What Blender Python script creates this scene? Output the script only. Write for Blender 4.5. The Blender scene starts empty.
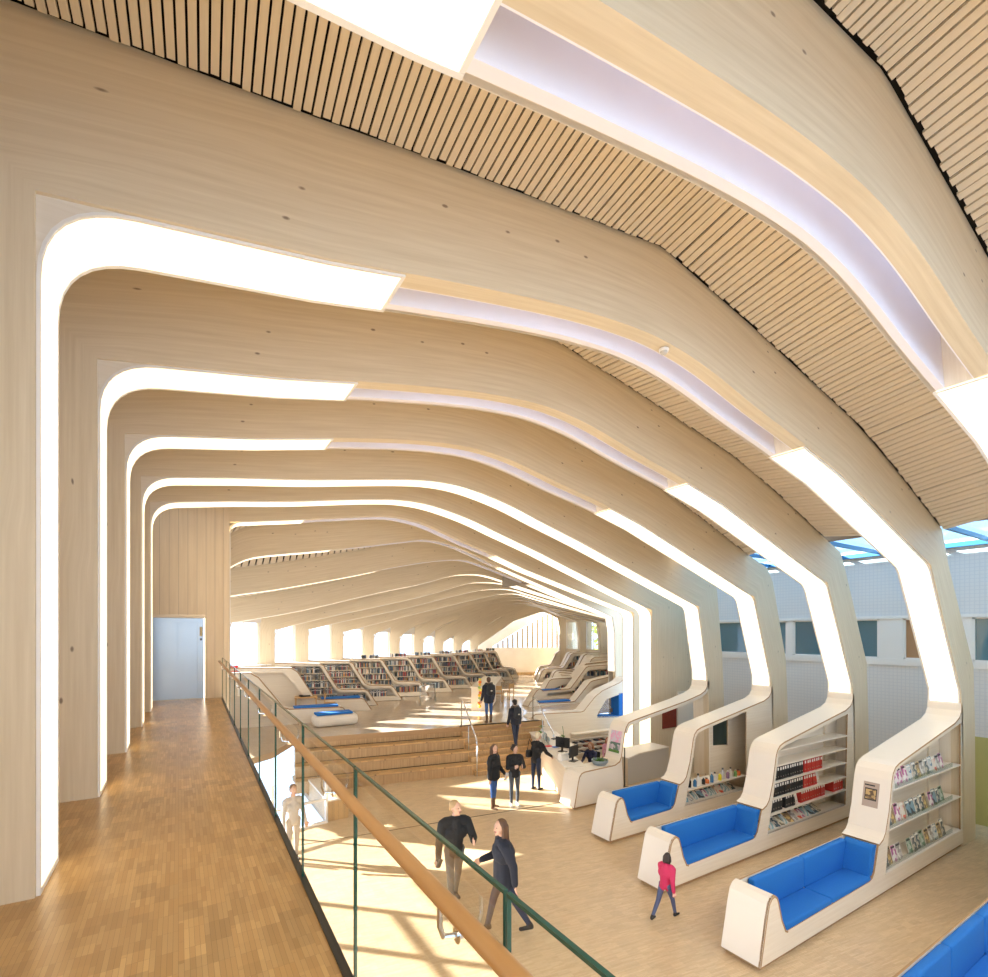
import bpy, bmesh, math, random
from mathutils import Vector, Matrix
from mathutils.geometry import tessellate_polygon
random.seed(7)
S = bpy.context.scene
COL = S.collection
R = math.radians

# ------------------------------------------------------------------ materials
def new_mat(name):
    m = bpy.data.materials.new(name); m.use_nodes = True
    nt = m.node_tree; b = nt.nodes['Principled BSDF']
    return m, nt, b
def N(nt, typ, **kw):
    n = nt.nodes.new(typ)
    for k, v in kw.items():
        if hasattr(n, k): setattr(n, k, v)
        else: n.inputs[k].default_value = v
    return n
def plain(name, col, rough=.5, metal=0, spec=.5, noise=0, nscale=8.):
    m, nt, b = new_mat(name)
    b.inputs['Base Color'].default_value = (*col, 1); b.inputs['Roughness'].default_value = rough
    b.inputs['Metallic'].default_value = metal; b.inputs['Specular IOR Level'].default_value = spec
    if noise:
        tc = N(nt, 'ShaderNodeTexCoord'); no = N(nt, 'ShaderNodeTexNoise'); no.inputs['Scale'].default_value = nscale
        no.inputs['Detail'].default_value = 4
        mx = N(nt, 'ShaderNodeMix', data_type='RGBA')
        mx.inputs[6].default_value = (*[c * (1 - noise) for c in col], 1); mx.inputs[7].default_value = (*[min(1, c * (1 + noise)) for c in col], 1)
        nt.links.new(tc.outputs['Object'], no.inputs['Vector']); nt.links.new(no.outputs['Fac'], mx.inputs[0])
        nt.links.new(mx.outputs[2], b.inputs['Base Color'])
    return m
def wood(name, c1, c2, rough=.55, coord='UV', scale=(.5, 14, 1), knots=True, boards=0):
    m, nt, b = new_mat(name); L = nt.links.new
    tc = N(nt, 'ShaderNodeTexCoord'); mp = N(nt, 'ShaderNodeMapping'); mp.inputs['Scale'].default_value = scale
    L(tc.outputs[coord], mp.inputs['Vector'])
    no = N(nt, 'ShaderNodeTexNoise'); no.inputs['Scale'].default_value = 1.6; no.inputs['Detail'].default_value = 6; no.inputs['Roughness'].default_value = .6
    L(mp.outputs[0], no.inputs['Vector'])
    cr = N(nt, 'ShaderNodeValToRGB'); cr.color_ramp.elements[0].position = .32; cr.color_ramp.elements[1].position = .68
    cr.color_ramp.elements[0].color = (*c1, 1); cr.color_ramp.elements[1].color = (*c2, 1)
    L(no.outputs['Fac'], cr.inputs['Fac']); out = cr.outputs['Color']
    if knots:
        mp2 = N(nt, 'ShaderNodeMapping'); mp2.inputs['Scale'].default_value = (2.0, 4.2, 2)
        L(tc.outputs[coord], mp2.inputs['Vector'])
        vo = N(nt, 'ShaderNodeTexVoronoi'); vo.inputs['Scale'].default_value = 1.
        L(mp2.outputs[0], vo.inputs['Vector'])
        lt = N(nt, 'ShaderNodeMapRange'); lt.inputs['From Min'].default_value = .04; lt.inputs['From Max'].default_value = .075
        lt.inputs['To Min'].default_value = .75; lt.inputs['To Max'].default_value = 0
        L(vo.outputs['Distance'], lt.inputs['Value'])
        mx = N(nt, 'ShaderNodeMix', data_type='RGBA'); mx.inputs[7].default_value = (.12, .06, .03, 1)
        L(lt.outputs[0], mx.inputs[0]); L(out, mx.inputs[6]); out = mx.outputs[2]
    if boards:
        sx = N(nt, 'ShaderNodeSeparateXYZ'); L(tc.outputs[coord], sx.inputs[0])
        md = N(nt, 'ShaderNodeMath', operation='MODULO'); ad = N(nt, 'ShaderNodeMath', operation='ADD'); ad.inputs[1].default_value = 100 * boards
        L(sx.outputs['Y' if coord == 'UV' else 'X'], ad.inputs[0]); L(ad.outputs[0], md.inputs[0]); md.inputs[1].default_value = boards
        ls = N(nt, 'ShaderNodeMath', operation='LESS_THAN'); ls.inputs[1].default_value = .006; L(md.outputs[0], ls.inputs[0])
        mx = N(nt, 'ShaderNodeMix', data_type='RGBA'); mx.inputs[7].default_value = (*[c * .55 for c in c1], 1)
        L(ls.outputs[0], mx.inputs[0]); L(out, mx.inputs[6]); out = mx.outputs[2]
    L(out, b.inputs['Base Color']); b.inputs['Roughness'].default_value = rough
    return m
def parquet(name, ca, cb, cc, rot, rough=.3, bw=.2, rh=.024, tone=.18):
    m, nt, b = new_mat(name); L = nt.links.new
    tc = N(nt, 'ShaderNodeTexCoord'); mp = N(nt, 'ShaderNodeMapping'); mp.inputs['Rotation'].default_value = (0, 0, rot)
    L(tc.outputs['Object'], mp.inputs['Vector'])
    br = N(nt, 'ShaderNodeTexBrick'); br.inputs['Scale'].default_value = 1; br.inputs['Brick Width'].default_value = bw
    br.inputs['Row Height'].default_value = rh; br.inputs['Mortar Size'].default_value = .0006; br.inputs['Bias'].default_value = 0
    br.offset_frequency = 5; br.offset = .37
    br.inputs['Color1'].default_value = (*ca, 1); br.inputs['Color2'].default_value = (*cb, 1); br.inputs['Mortar'].default_value = (*[c * .45 for c in cb], 1)
    L(mp.outputs[0], br.inputs['Vector'])
    # tone by parquet panel
    br2 = N(nt, 'ShaderNodeTexBrick'); br2.inputs['Scale'].default_value = 1; br2.inputs['Brick Width'].default_value = bw
    br2.inputs['Row Height'].default_value = rh * 5; br2.inputs['Mortar Size'].default_value = 0
    br2.inputs['Color1'].default_value = (1 - tone, 1 - tone, 1 - tone, 1); br2.inputs['Color2'].default_value = (1 + tone * .7, 1 + tone * .7, 1 + tone * .7, 1)
    L(mp.outputs[0], br2.inputs['Vector'])
    mu = N(nt, 'ShaderNodeMix', data_type='RGBA', blend_type='MULTIPLY'); mu.inputs[0].default_value = 1
    L(br.outputs['Color'], mu.inputs[6]); L(br2.outputs['Color'], mu.inputs[7])
    no = N(nt, 'ShaderNodeTexNoise'); no.inputs['Scale'].default_value = .9; L(tc.outputs['Object'], no.inputs['Vector'])
    mx = N(nt, 'ShaderNodeMix', data_type='RGBA'); mx.inputs[7].default_value = (*cc, 1)
    mr = N(nt, 'ShaderNodeMapRange'); mr.inputs['From Min'].default_value = .35; mr.inputs['From Max'].default_value = .75; mr.inputs['To Max'].default_value = .35
    L(no.outputs['Fac'], mr.inputs['Value']); L(mr.outputs[0], mx.inputs[0]); L(mu.outputs[2], mx.inputs[6])
    L(mx.outputs[2], b.inputs['Base Color']); b.inputs['Roughness'].default_value = rough
    return m
def emit(name, col, st):
    m, nt, b = new_mat(name)
    b.inputs['Base Color'].default_value = (.9, .88, .84, 1); b.inputs['Emission Color'].default_value = (*col, 1); b.inputs['Emission Strength'].default_value = st
    b.inputs['Roughness'].default_value = .25
    return m
def glassy(name, tint=(1, 1, 1), gloss=.08, rough=.02):
    m = bpy.data.materials.new(name); m.use_nodes = True; nt = m.node_tree; nt.nodes.clear(); L = nt.links.new
    o = N(nt, 'ShaderNodeOutputMaterial'); t = N(nt, 'ShaderNodeBsdfTransparent'); g = N(nt, 'ShaderNodeBsdfGlossy'); mx = N(nt, 'ShaderNodeMixShader')
    t.inputs['Color'].default_value = (*tint, 1); g.inputs['Roughness'].default_value = rough
    lw = N(nt, 'ShaderNodeLayerWeight'); lw.inputs['Blend'].default_value = .25
    mu = N(nt, 'ShaderNodeMath', operation='MULTIPLY_ADD'); mu.inputs[1].default_value = .35; mu.inputs[2].default_value = gloss * .4
    L(lw.outputs['Fresnel'], mu.inputs[0]); L(mu.outputs[0], mx.inputs[0]); L(t.outputs[0], mx.inputs[1]); L(g.outputs[0], mx.inputs[2]); L(mx.outputs[0], o.inputs['Surface'])
    return m
def tiles(name, c1, c2, size=.1, gap=.012):
    m, nt, b = new_mat(name); L = nt.links.new
    tc = N(nt, 'ShaderNodeTexCoord'); mp = N(nt, 'ShaderNodeMapping'); mp.inputs['Rotation'].default_value = (R(90), 0, R(90))
    L(tc.outputs['Object'], mp.inputs['Vector'])
    sx = N(nt, 'ShaderNodeSeparateXYZ'); L(tc.outputs['Object'], sx.inputs[0]); cb = N(nt, 'ShaderNodeCombineXYZ')
    L(sx.outputs['Y'], cb.inputs['X']); L(sx.outputs['Z'], cb.inputs['Y'])
    br = N(nt, 'ShaderNodeTexBrick'); br.offset = 0; br.inputs['Scale'].default_value = 1; br.inputs['Brick Width'].default_value = size; br.inputs['Row Height'].default_value = size
    br.inputs['Mortar Size'].default_value = gap; br.inputs['Color1'].default_value = (*c1, 1); br.inputs['Color2'].default_value = (*c1, 1); br.inputs['Mortar'].default_value = (*c2, 1)
    L(cb.outputs[0], br.inputs['Vector']); L(br.outputs['Color'], b.inputs['Base Color']); b.inputs['Roughness'].default_value = .6
    return m

M = {}
M['beam'] = wood('spruce_glulam', (.66, .545, .375), (.76, .65, .475), .5)
M['ply'] = wood('pale_plywood', (.76, .67, .54), (.83, .75, .63), .5, knots=False)
M['plyo'] = wood('pale_plywood_board', (.74, .63, .48), (.81, .71, .56), .5, 'Object', (.6, .6, .5), knots=False)
M['lift'] = wood('vertical_boarding', (.68, .55, .39), (.76, .63, .46), .55, 'Object', (9, 9, .5), knots=False, boards=.19)
M['slat'] = wood('ceiling_slat', (.70, .60, .46), (.79, .69, .55), .6, 'UV', (.6, 10, 1), knots=False)
M['edge'] = plain('plywood_edge', (.40, .24, .11), .6, noise=.15, nscale=30)
M['white'] = plain('white_laminate', (.80, .73, .63), .35)
M['warmwhite'] = plain('warm_white_frame', (.85, .82, .77), .4)
M['lilac'] = plain('skylight_lining', (.88, .84, .87), .6, noise=.03, nscale=3)  # lilac cast of the shaded shaft mixed into the white paint
M['dark'] = plain('black_felt_and_shade_line', (.015, .013, .012), .9)
M['roof'] = plain('roof_deck', (.35, .30, .24), .8)
M['strip'] = emit('lit_diffuser', (1, .82, .53), 2.0)
M['strip_far'] = emit('lit_diffuser_far', (1, .84, .6), 1.7)
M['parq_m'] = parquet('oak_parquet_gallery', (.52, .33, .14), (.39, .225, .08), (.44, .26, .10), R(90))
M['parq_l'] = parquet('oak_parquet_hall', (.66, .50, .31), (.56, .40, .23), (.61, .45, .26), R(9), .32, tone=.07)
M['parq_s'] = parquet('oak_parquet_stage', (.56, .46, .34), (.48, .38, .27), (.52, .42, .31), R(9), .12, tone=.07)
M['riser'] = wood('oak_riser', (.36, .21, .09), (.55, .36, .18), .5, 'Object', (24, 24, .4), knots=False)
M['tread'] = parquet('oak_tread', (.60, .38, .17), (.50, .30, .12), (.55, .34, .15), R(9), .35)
M['rail'] = wood('oak_handrail', (.40, .20, .065), (.50, .27, .10), .35, 'Object', (8, .6, 8), knots=False)
M['glass'] = glassy('clear_glass', (.97, .985, .975))
M['pane'] = glassy('window_glass', (.97, .98, 1.), .04)
M['gedge'] = plain('green_glass_edge', (.015, .075, .055), .15)
M['black'] = plain('black_plastic', (.012, .012, .013), .4)
M['steel'] = plain('brushed_steel', (.50, .55, .58), .33, 1., noise=.06, nscale=2)
M['chrome'] = plain('chrome', (.75, .77, .8), .12, 1.)
M['blue'] = plain('blue_upholstery', (.006, .15, .52), .8, noise=.12, nscale=60)
M['bluefr'] = plain('blue_steel', (.03, .17, .36), .4)
M['wallw'] = plain('white_plaster', (.86, .83, .78), .7)
M['tile'] = tiles('white_grid_cladding', (.74, .73, .71), (.67, .67, .67), .095, .009)
M['green'] = plain('olive_paint', (.50, .47, .17), .7)
M['teal'] = plain('tinted_pane', (.10, .20, .24), .08, spec=.8)
M['orange'] = plain('orange_interior', (.45, .25, .12), .5)
M['red'] = plain('red_panel', (.22, .03, .012), .6, noise=.3, nscale=12)
M['grey'] = plain('grey_laminate', (.55, .52, .47), .5)
M['paper'] = plain('paper', (.85, .83, .78), .7)
M['foliage'] = plain('foliage', (.09, .2, .04), .7, noise=.4, nscale=20)
M['autumn'] = plain('autumn_foliage', (.50, .55, .12), .8, noise=.3, nscale=3)
M['bark'] = plain('bark', (.12, .08, .05), .9)
M['greenled'] = emit('exit_green', (.1, .8, .35), 1.2)
M['roofglass'] = glassy('roof_glass_sky_blue_cast', (.78, .92, 1.), .04)  # tint added so daylight below the roof strip turns sky blue
M['finwood'] = wood('fin_wood', (.38, .27, .14), (.48, .36, .20), .6, 'Object', (6, 6, .5), knots=False)
M['clearac'] = glassy('clear_acrylic', (.93, .97, .98), .12)
_c = {}
def colmat(name, rgb, rough=.6):
    if name not in _c: _c[name] = plain(name, rgb, rough)
    return _c[name]

# ------------------------------------------------------------------ mesh helpers
class MB:
    def __init__(s): s.v = []; s.f = []; s.mi = []; s.uv = []; s.mats = []
    def mat(s, m):
        if m not in s.mats: s.mats.append(m)
        return s.mats.index(m)
    def face(s, pts, m, uv=None):
        b = len(s.v); s.v += [tuple(p) for p in pts]; s.f.append(tuple(range(b, b + len(pts)))); s.mi.append(s.mat(m))
        s.uv.append(uv if uv else [(0, 0)] * len(pts))
    def box(s, lo, hi, m, fr=None):
        x0, y0, z0 = lo; x1, y1, z1 = hi
        c = [(x0, y0, z0), (x1, y0, z0), (x1, y1, z0), (x0, y1, z0), (x0, y0, z1), (x1, y0, z1), (x1, y1, z1), (x0, y1, z1)]
        if fr: c = [fr.p(p[0], p[2], p[1]) for p in c]
        for q in ((3, 2, 1, 0), (4, 5, 6, 7), (0, 1, 5, 4), (1, 2, 6, 5), (2, 3, 7, 6), (3, 0, 4, 7)):
            P = [c[i] for i in q]
            a = (Vector(P[1]) - Vector(P[0])).length; b2 = (Vector(P[2]) - Vector(P[1])).length
            uv = [(0, 0), (a, 0), (a, b2), (0, b2)] if a >= b2 else [(0, 0), (0, a), (b2, a), (b2, 0)]
            s.face(P, m, uv)
    def hexa(s, c, m):
        for q in ((3, 2, 1, 0), (4, 5, 6, 7), (0, 1, 5, 4), (1, 2, 6, 5), (2, 3, 7, 6), (3, 0, 4, 7)):
            P = [c[i] for i in q]
            a = (Vector(P[1]) - Vector(P[0])).length; b2 = (Vector(P[2]) - Vector(P[1])).length
            uv = [(0, 0), (a, 0), (a, b2), (0, b2)] if a >= b2 else [(0, 0), (0, a), (b2, a), (b2, 0)]
            s.face(P, m, uv)
    def prism(s, poly, fr, t0, t1, m, me=None, holes=()):
        """2-D polygon (q,z) in frame fr, extruded t0..t1; holes are inner polygons"""
        me = me or m
        loops = [[Vector((a, b, 0)) for a, b in poly]] + [[Vector((a, b, 0)) for a, b in h] for h in holes]
        flat = [p for l in loops for p in l]
        for tri in tessellate_polygon(loops):
            P = [flat[i] for i in tri]
            s.face([fr.p(p.x, p.y, t0) for p in P], m, [(p.x, p.y) for p in P])
            s.face([fr.p(p.x, p.y, t1) for p in reversed(P)], m, [(p.x, p.y) for p in reversed(P)])
        for l in loops:
            d = 0
            for i in range(len(l)):
                a, b = l[i], l[(i + 1) % len(l)]; e = (b - a).length
                s.face([fr.p(a.x, a.y, t0), fr.p(b.x, b.y, t0), fr.p(b.x, b.y, t1), fr.p(a.x, a.y, t1)], me, [(d, 0), (d + e, 0), (d + e, t1 - t0), (d, t1 - t0)]); d += e
    def ribbon(s, A, B, fr, t0, t1, m, me=None, mb=None):
        """solid strip between paths A and B (same count) in frame fr, thickness t0..t1; A side material m, t-faces me"""
        me = me or m; mb = mb or m; d = 0; w = t1 - t0
        for i in range(len(A) - 1):
            e = max(.001, math.hypot(A[i + 1][0] - A[i][0], A[i + 1][1] - A[i][1]))
            h0 = math.hypot(A[i][0] - B[i][0], A[i][1] - B[i][1]); h1 = math.hypot(A[i + 1][0] - B[i + 1][0], A[i + 1][1] - B[i + 1][1])
            a0, a1, b0, b1 = A[i], A[i + 1], B[i], B[i + 1]
            s.face([fr.p(*a0, t0), fr.p(*a1, t0), fr.p(*b1, t0), fr.p(*b0, t0)], me, [(d, 0), (d + e, 0), (d + e, h1), (d, h0)])
            s.face([fr.p(*a0, t1), fr.p(*b0, t1), fr.p(*b1, t1), fr.p(*a1, t1)], me, [(d, 0), (d, h0), (d + e, h1), (d + e, 0)])
            s.face([fr.p(*a0, t0), fr.p(*a0, t1), fr.p(*a1, t1), fr.p(*a1, t0)], m, [(d, 0), (d, w), (d + e, w), (d + e, 0)])
            s.face([fr.p(*b0, t0), fr.p(*b1, t0), fr.p(*b1, t1), fr.p(*b0, t1)], mb, [(d, 0), (d + e, 0), (d + e, w), (d, w)])
            d += e
        for a, b in ((A[0], B[0]), (A[-1], B[-1])):
            s.face([fr.p(*a, t0), fr.p(*b, t0), fr.p(*b, t1), fr.p(*a, t1)], me, [(0, 0), (0, 1), (w, 1), (w, 0)])
    def tube(s, pts, r, m, n=10, cap=True):
        pts = [Vector(p) for p in pts]; rings = []
        rr = r if isinstance(r, (list, tuple)) else [r] * len(pts)
        for i, p in enumerate(pts):
            d = (pts[min(i + 1, len(pts) - 1)] - pts[max(i - 1, 0)]).normalized()
            up = Vector((0, 0, 1)) if abs(d.z) < .95 else Vector((1, 0, 0))
            x = d.cross(up).normalized(); y = x.cross(d).normalized()
            rings.append([p + (x * math.cos(2 * math.pi * k / n) + y * math.sin(2 * math.pi * k / n)) * rr[i] for k in range(n)])
        for i in range(len(rings) - 1):
            for k in range(n):
                k2 = (k + 1) % n
                s.face([rings[i][k], rings[i][k2], rings[i + 1][k2], rings[i + 1][k]], m)
        if cap:
            s.face(rings[0], m); s.face(list(reversed(rings[-1])), m)
    def lathe(s, prof, m, c=(0, 0, 0), n=20, mats=None):
        for i in range(len(prof) - 1):
            (r0, z0), (r1, z1) = prof[i], prof[i + 1]
            for k in range(n):
                a, b = 2 * math.pi * k / n, 2 * math.pi * (k + 1) / n
                P = [(c[0] + r0 * math.cos(a), c[1] + r0 * math.sin(a), c[2] + z0), (c[0] + r0 * math.cos(b), c[1] + r0 * math.sin(b), c[2] + z0),
                     (c[0] + r1 * math.cos(b), c[1] + r1 * math.sin(b), c[2] + z1), (c[0] + r1 * math.cos(a), c[1] + r1 * math.sin(a), c[2] + z1)]
                if r0 < 1e-5: P = [P[0], P[2], P[3]]
                elif r1 < 1e-5: P = [P[0], P[1], P[2]]
                s.face(P, mats[i] if mats else m)
    def ball(s, c, r, m, n=10, sc=(1, 1, 1)):
        prof = []
        for i in range(n + 1):
            a = -math.pi / 2 + math.pi * i / n; prof.append((r * math.cos(a), r * math.sin(a)))
        k0 = len(s.v); s.lathe(prof, m, (0, 0, 0), n * 2)
        for i in range(k0, len(s.v)):
            p = s.v[i]; s.v[i] = (c[0] + p[0] * sc[0], c[1] + p[1] * sc[1], c[2] + p[2] * sc[2])
    def mesh(s, name, smooth=False, weld=True):
        me = bpy.data.meshes.new(name); me.from_pydata(s.v, [], s.f)
        for m in s.mats: me.materials.append(m)
        me.polygons.foreach_set('material_index', s.mi)
        ul = me.uv_layers.new(name='UVMap'); k = 0
        flat = []
        for u in s.uv:
            for p in u: flat += [p[0], p[1]]
        ul.data.foreach_set('uv', flat)
        me.update()
        bm = bmesh.new(); bm.from_mesh(me)
        if weld: bmesh.ops.remove_doubles(bm, verts=bm.verts, dist=1e-5)
        bmesh.ops.recalc_face_normals(bm, faces=bm.faces)
        bm.to_mesh(me); bm.free()
        if smooth:
            for p in me.polygons: p.use_smooth = True
        return me
    def build(s, name, parent=None, smooth=False, loc=None, weld=True, bevel=0, auto=None):
        me = s.mesh(name, smooth, weld)
        o = bpy.data.objects.new(name, me); COL.objects.link(o)
        if parent is not None: o.parent = parent
        if loc: o.location = loc
        if bevel:
            b = o.modifiers.new('bevel', 'BEVEL'); b.width = bevel; b.segments = 3; b.limit_method = 'ANGLE'
        return o
class Fr:
    """vertical plane: origin (x,y), horizontal direction d, normal n pointing away (to the left of d)"""
    def __init__(s, o, d):
        l = math.hypot(*d); s.o = o; s.d = (d[0] / l, d[1] / l); s.n = (-s.d[1], s.d[0])
    def p(s, q, z, t=0.): return (s.o[0] + s.d[0] * q + s.n[0] * t, s.o[1] + s.d[1] * q + s.n[1] * t, z)
    @property
    def ang(s): return math.atan2(s.d[1], s.d[0])
def tag(o, label, cat, group=None, kind=None):
    o['label'] = label; o['category'] = cat
    if group: o['group'] = group
    if kind: o['kind'] = kind
    return o
def thing(name, loc, label, cat, group=None, rz=0, kind=None):
    o = bpy.data.objects.new(name, None); COL.objects.link(o); o.location = loc; o.rotation_euler = (0, 0, rz); o.empty_display_size = .1
    return tag(o, label, cat, group, kind)
def world(o, root):
    """parent o (built in world coordinates) under a root Empty that has only location/rz"""
    o.parent = root
    m = Matrix.Translation(root.location) @ Matrix.Rotation(root.rotation_euler[2], 4, 'Z')
    o.matrix_parent_inverse = m.inverted()
    return o
def copy_tree(o, parent=None):
    c = o.copy(); COL.objects.link(c)
    if parent is not None: c.parent = parent
    for ch in list(o.children): copy_tree(ch, c)
    return c
def offset(path, d):
    out = []
    for i in range(len(path)):
        a = path[max(i - 1, 0)]; b = path[min(i + 1, len(path) - 1)]
        p0, p1, p2 = path[max(i - 1, 0)], path[i], path[min(i + 1, len(path) - 1)]
        def nn(p, q):
            l = math.hypot(q[0] - p[0], q[1] - p[1]) or 1; return ((q[1] - p[1]) / l, -(q[0] - p[0]) / l)
        n1 = nn(p0, p1) if p0 != p1 else nn(p1, p2); n2 = nn(p1, p2) if p1 != p2 else n1
        nx, nz = n1[0] + n2[0], n1[1] + n2[1]; l2 = nx * nx + nz * nz or 1
        k = 2 * d / l2 if l2 > .3 else d
        out.append((path[i][0] + nx * k, path[i][1] + nz * k))
    return out
def catmull(P, n=4):
    out = []
    for i in range(len(P) - 1):
        p0 = P[max(i - 1, 0)]; p1 = P[i]; p2 = P[i + 1]; p3 = P[min(i + 2, len(P) - 1)]
        for k in range(n):
            t = k / n
            out.append(tuple(.5 * ((2 * p1[j]) + (-p0[j] + p2[j]) * t + (2 * p0[j] - 5 * p1[j] + 4 * p2[j] - p3[j]) * t * t + (-p0[j] + 3 * p1[j] - 3 * p2[j] + p3[j]) * t ** 3) for j in (0, 1)))
    out.append(tuple(P[-1])); return out
def fillet(P, i, r, n=7):
    """replace corner P[i] by an arc that starts r before it and ends r after it"""
    a, b, c = Vector(P[i - 1]), Vector(P[i]), Vector(P[i + 1])
    s = b + (a - b).normalized() * r; e = b + (c - b).normalized() * r
    arc = []
    for k in range(n + 1):
        t = k / n; arc.append(tuple((1 - t) ** 2 * s + 2 * t * (1 - t) * b + t * t * e))
    return P[:i] + arc + P[i + 1:]
def lerp_path(P, u):
    for a, b in zip(P[:-1], P[1:]):
        if a[0] <= u <= b[0]:
            t = (u - a[0]) / ((b[0] - a[0]) or 1); return a[1] + (b[1] - a[1]) * t
    return P[0][1] if u < P[0][0] else P[-1][1]
def resample(P, n):
    L = [0]
    for a, b in zip(P[:-1], P[1:]): L.append(L[-1] + math.hypot(b[0] - a[0], b[1] - a[1]))
    out = []; j = 0
    for k in range(n + 1):
        s = L[-1] * k / n
        while j < len(L) - 2 and L[j + 1] < s: j += 1
        t = (s - L[j]) / ((L[j + 1] - L[j]) or 1); out.append(tuple(P[j][i] + (P[j + 1][i] - P[j][i]) * t for i in (0, 1)))
    return out

ZM = 3.2      # gallery floor
ZS = 1.4      # upper reading floor
XW = 17.0     # right wall
XL = -1.7     # left wall of the gallery
# ------------------------------------------------------------------ ribs
V0 = {-1: -.30, 0: 1.82, 1: 4.05, 2: 6.20, 3: 8.33, 4: 10.45, 5: 12.4, 6: 14.4}
KNEE = {-1: (12.3, 6.48), 0: (12.7, 6.36), 1: (13.14, 6.2), 2: (13.59, 6.03), 3: (14.02, 5.84), 4: (14.43, 5.66), 5: (14.45, 5.62), 6: (15.71, 5.62)}
XC = {-1: -.78, 0: -.76, 1: -.735, 2: -.67, 3: -.61, 4: -.54, 5: -.49, 6: 1.1}
TPTS = [(-1.7, 8.42), (-.8, 8.51), (.46, 8.72), (1.8, 8.95), (3.0, 9.13), (4.9, 9.41), (6.75, 9.06), (8.6, 8.67), (9.95, 8.38), (11.5, 7.85), (13.76, 7.0), (15.2, 6.55), (17., 6.0)]
ONUM = ['first', 'second', 'third', 'fourth', 'fifth', 'sixth', 'seventh', 'eighth', 'ninth', 'tenth', 'eleventh', 'twelfth', 'thirteenth', 'fourteenth', 'fifteenth', 'sixteenth', 'seventeenth', 'eighteenth', 'nineteenth', 'last']
ROOF = {}     # k -> (frame, outer path)
ORD = {-1: 'timber rib right overhead in front of the first rib in view', 0: 'nearest arched timber rib, cut off by the top right corner of the photo', 1: 'arched timber rib whose left post stands at the left edge of the photo',
       2: 'arched timber rib ending at the sofa with black and red binders', 3: 'arched timber rib ending at the small blue sofa with bottles', 4: 'arched timber rib with an unbroken light strip ending at the service desk',
       5: 'arched timber rib with an unbroken light strip dropping straight behind the desk', 6: 'arched timber rib springing from the corner of the lift wall'}
SKY = {-1: (1.7, 9.0), 0: (1.3, 7.85), 1: (1.66, 8.2), 2: (1.9, 8.25), 3: (2.15, 8.35), 6: (2.95, 9.1)}
rib_roots = {}

def rib_parts(root, fr, inner, outer, low, w, strips, skyq, lit, tb=.2, bot=True, light_label=None):
    """inner/outer: paired paths of the glulam beam; low: rounded lower path of the box; strips: sub-paths carrying lights"""
    b = MB(); b.ribbon(inner, outer, fr, 0, tb, M['beam']); world(b.build('beam'), root)
    # far cladding
    b = MB(); 
    inr = resample(low, 60); our = resample(outer, 60)
    b.ribbon(low, offset(low, -.05), fr, w - .05, w, M['ply'])
    b2 = MB()
    b.ribbon(inner, outer, fr, w - .045, w - .005, M['ply'])
    world(b.build('side_cladding'), root)
    # soffit boards (outside the skylight)
    b = MB(); segs = [low]
    if skyq:
        i0 = [i for i, p in enumerate(low) if p[0] >= skyq[0] and p[1] > 6.5 - (0 if w > .5 else 2)]
        l1 = [p for i, p in enumerate(low) if i < i0[0]]; 
        i1 = [i for i in range(i0[0], len(low)) if low[i][0] >= skyq[1]][0]
        l2 = low[i1:]
        z0 = lerp_path(low[max(i0[0] - 1, 0):i1 + 1], skyq[0]); z1 = lerp_path(low[i1 - 1:i1 + 2], skyq[1])
        l1.append((skyq[0], z0)); l2 = [(skyq[1], z1)] + l2
        segs = [l1, l2]
    for sg in segs:
        b = MB(); b.ribbon(sg, offset(sg, -.03), fr, tb, w - .05, M['ply']); world(b.build('soffit'), root)
    if w > .55 and low[-1][1] > 3: b = MB(); cc_ = [(14.88, 3.2), (14.96, 2.0), (15.0, 0)]; b.ribbon(cc_, offset(cc_, -.03), fr, tb, w - .05, M['ply']); world(b.build('column_side'), root)
    # corner infill at the left bend, lights
    for sg in strips:
        b = MB(); a = offset(sg, .016); c = offset(sg, .002)
        b.ribbon(a, c, fr, .05, w - .05, lit); o = world(b.build('light_panel'), root)
        b = MB(); b.ribbon(offset(sg, .022), c, fr, .025, .05, M['warmwhite']); b.ribbon(offset(sg, .022), c, fr, w - .05, w - .015, M['warmwhite'])
        for e in ((0, 1), (-1, -2)):
            p, q = sg[e[0]], sg[e[1]]; l = math.hypot(q[0] - p[0], q[1] - p[1]); ee = (p[0] + (q[0] - p[0]) * .035 / l, p[1] + (q[1] - p[1]) * .035 / l)
            pp = [p, ee] if e[0] == 0 else [ee, p]
            b.ribbon(offset(pp, .022), offset(pp, .002), fr, .0505, w - .0505, M['warmwhite'])
        world(b.build('light_frame'), root)
def skylight(root, fr, low, outer_fn, q0, q1, w, tb=.2, rise=.34):
    n = 26; us = [q0 + (q1 - q0) * i / n for i in range(n + 1)]
    top = [p for p in low if p[1] > 4]
    i_s = top
    lo = [(u, lerp_path(top, u)) for u in us]; hi = [(u, outer_fn(u) + rise) for u in us]
    b = MB()
    b.ribbon([(u, z - .002) for u, z in lo], hi, fr, w - .13, w - .05, M['lilac'])
    b.ribbon(lo, hi, fr, tb, tb + .012, M['lilac'])
    world(b.build('skylight_lining'), root)
    for (u, z), (u2, z2), s in ((lo[0], hi[0], -1), (lo[-1], hi[-1], 1)):
        b = MB(); b.prism([(u, z), (u + s * .03, z), (u2 - s * .32 + s * .03, z2), (u2 - s * .32, z2)], fr, tb + .012, w - .13, M['ply'])
        world(b.build('skylight_end'), root)
    b = MB(); b.ribbon(hi, [(u, z + .012) for u, z in hi], fr, tb - .02, w - .05, M['pane']); world(b.build('skylight_glass'), root)

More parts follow.
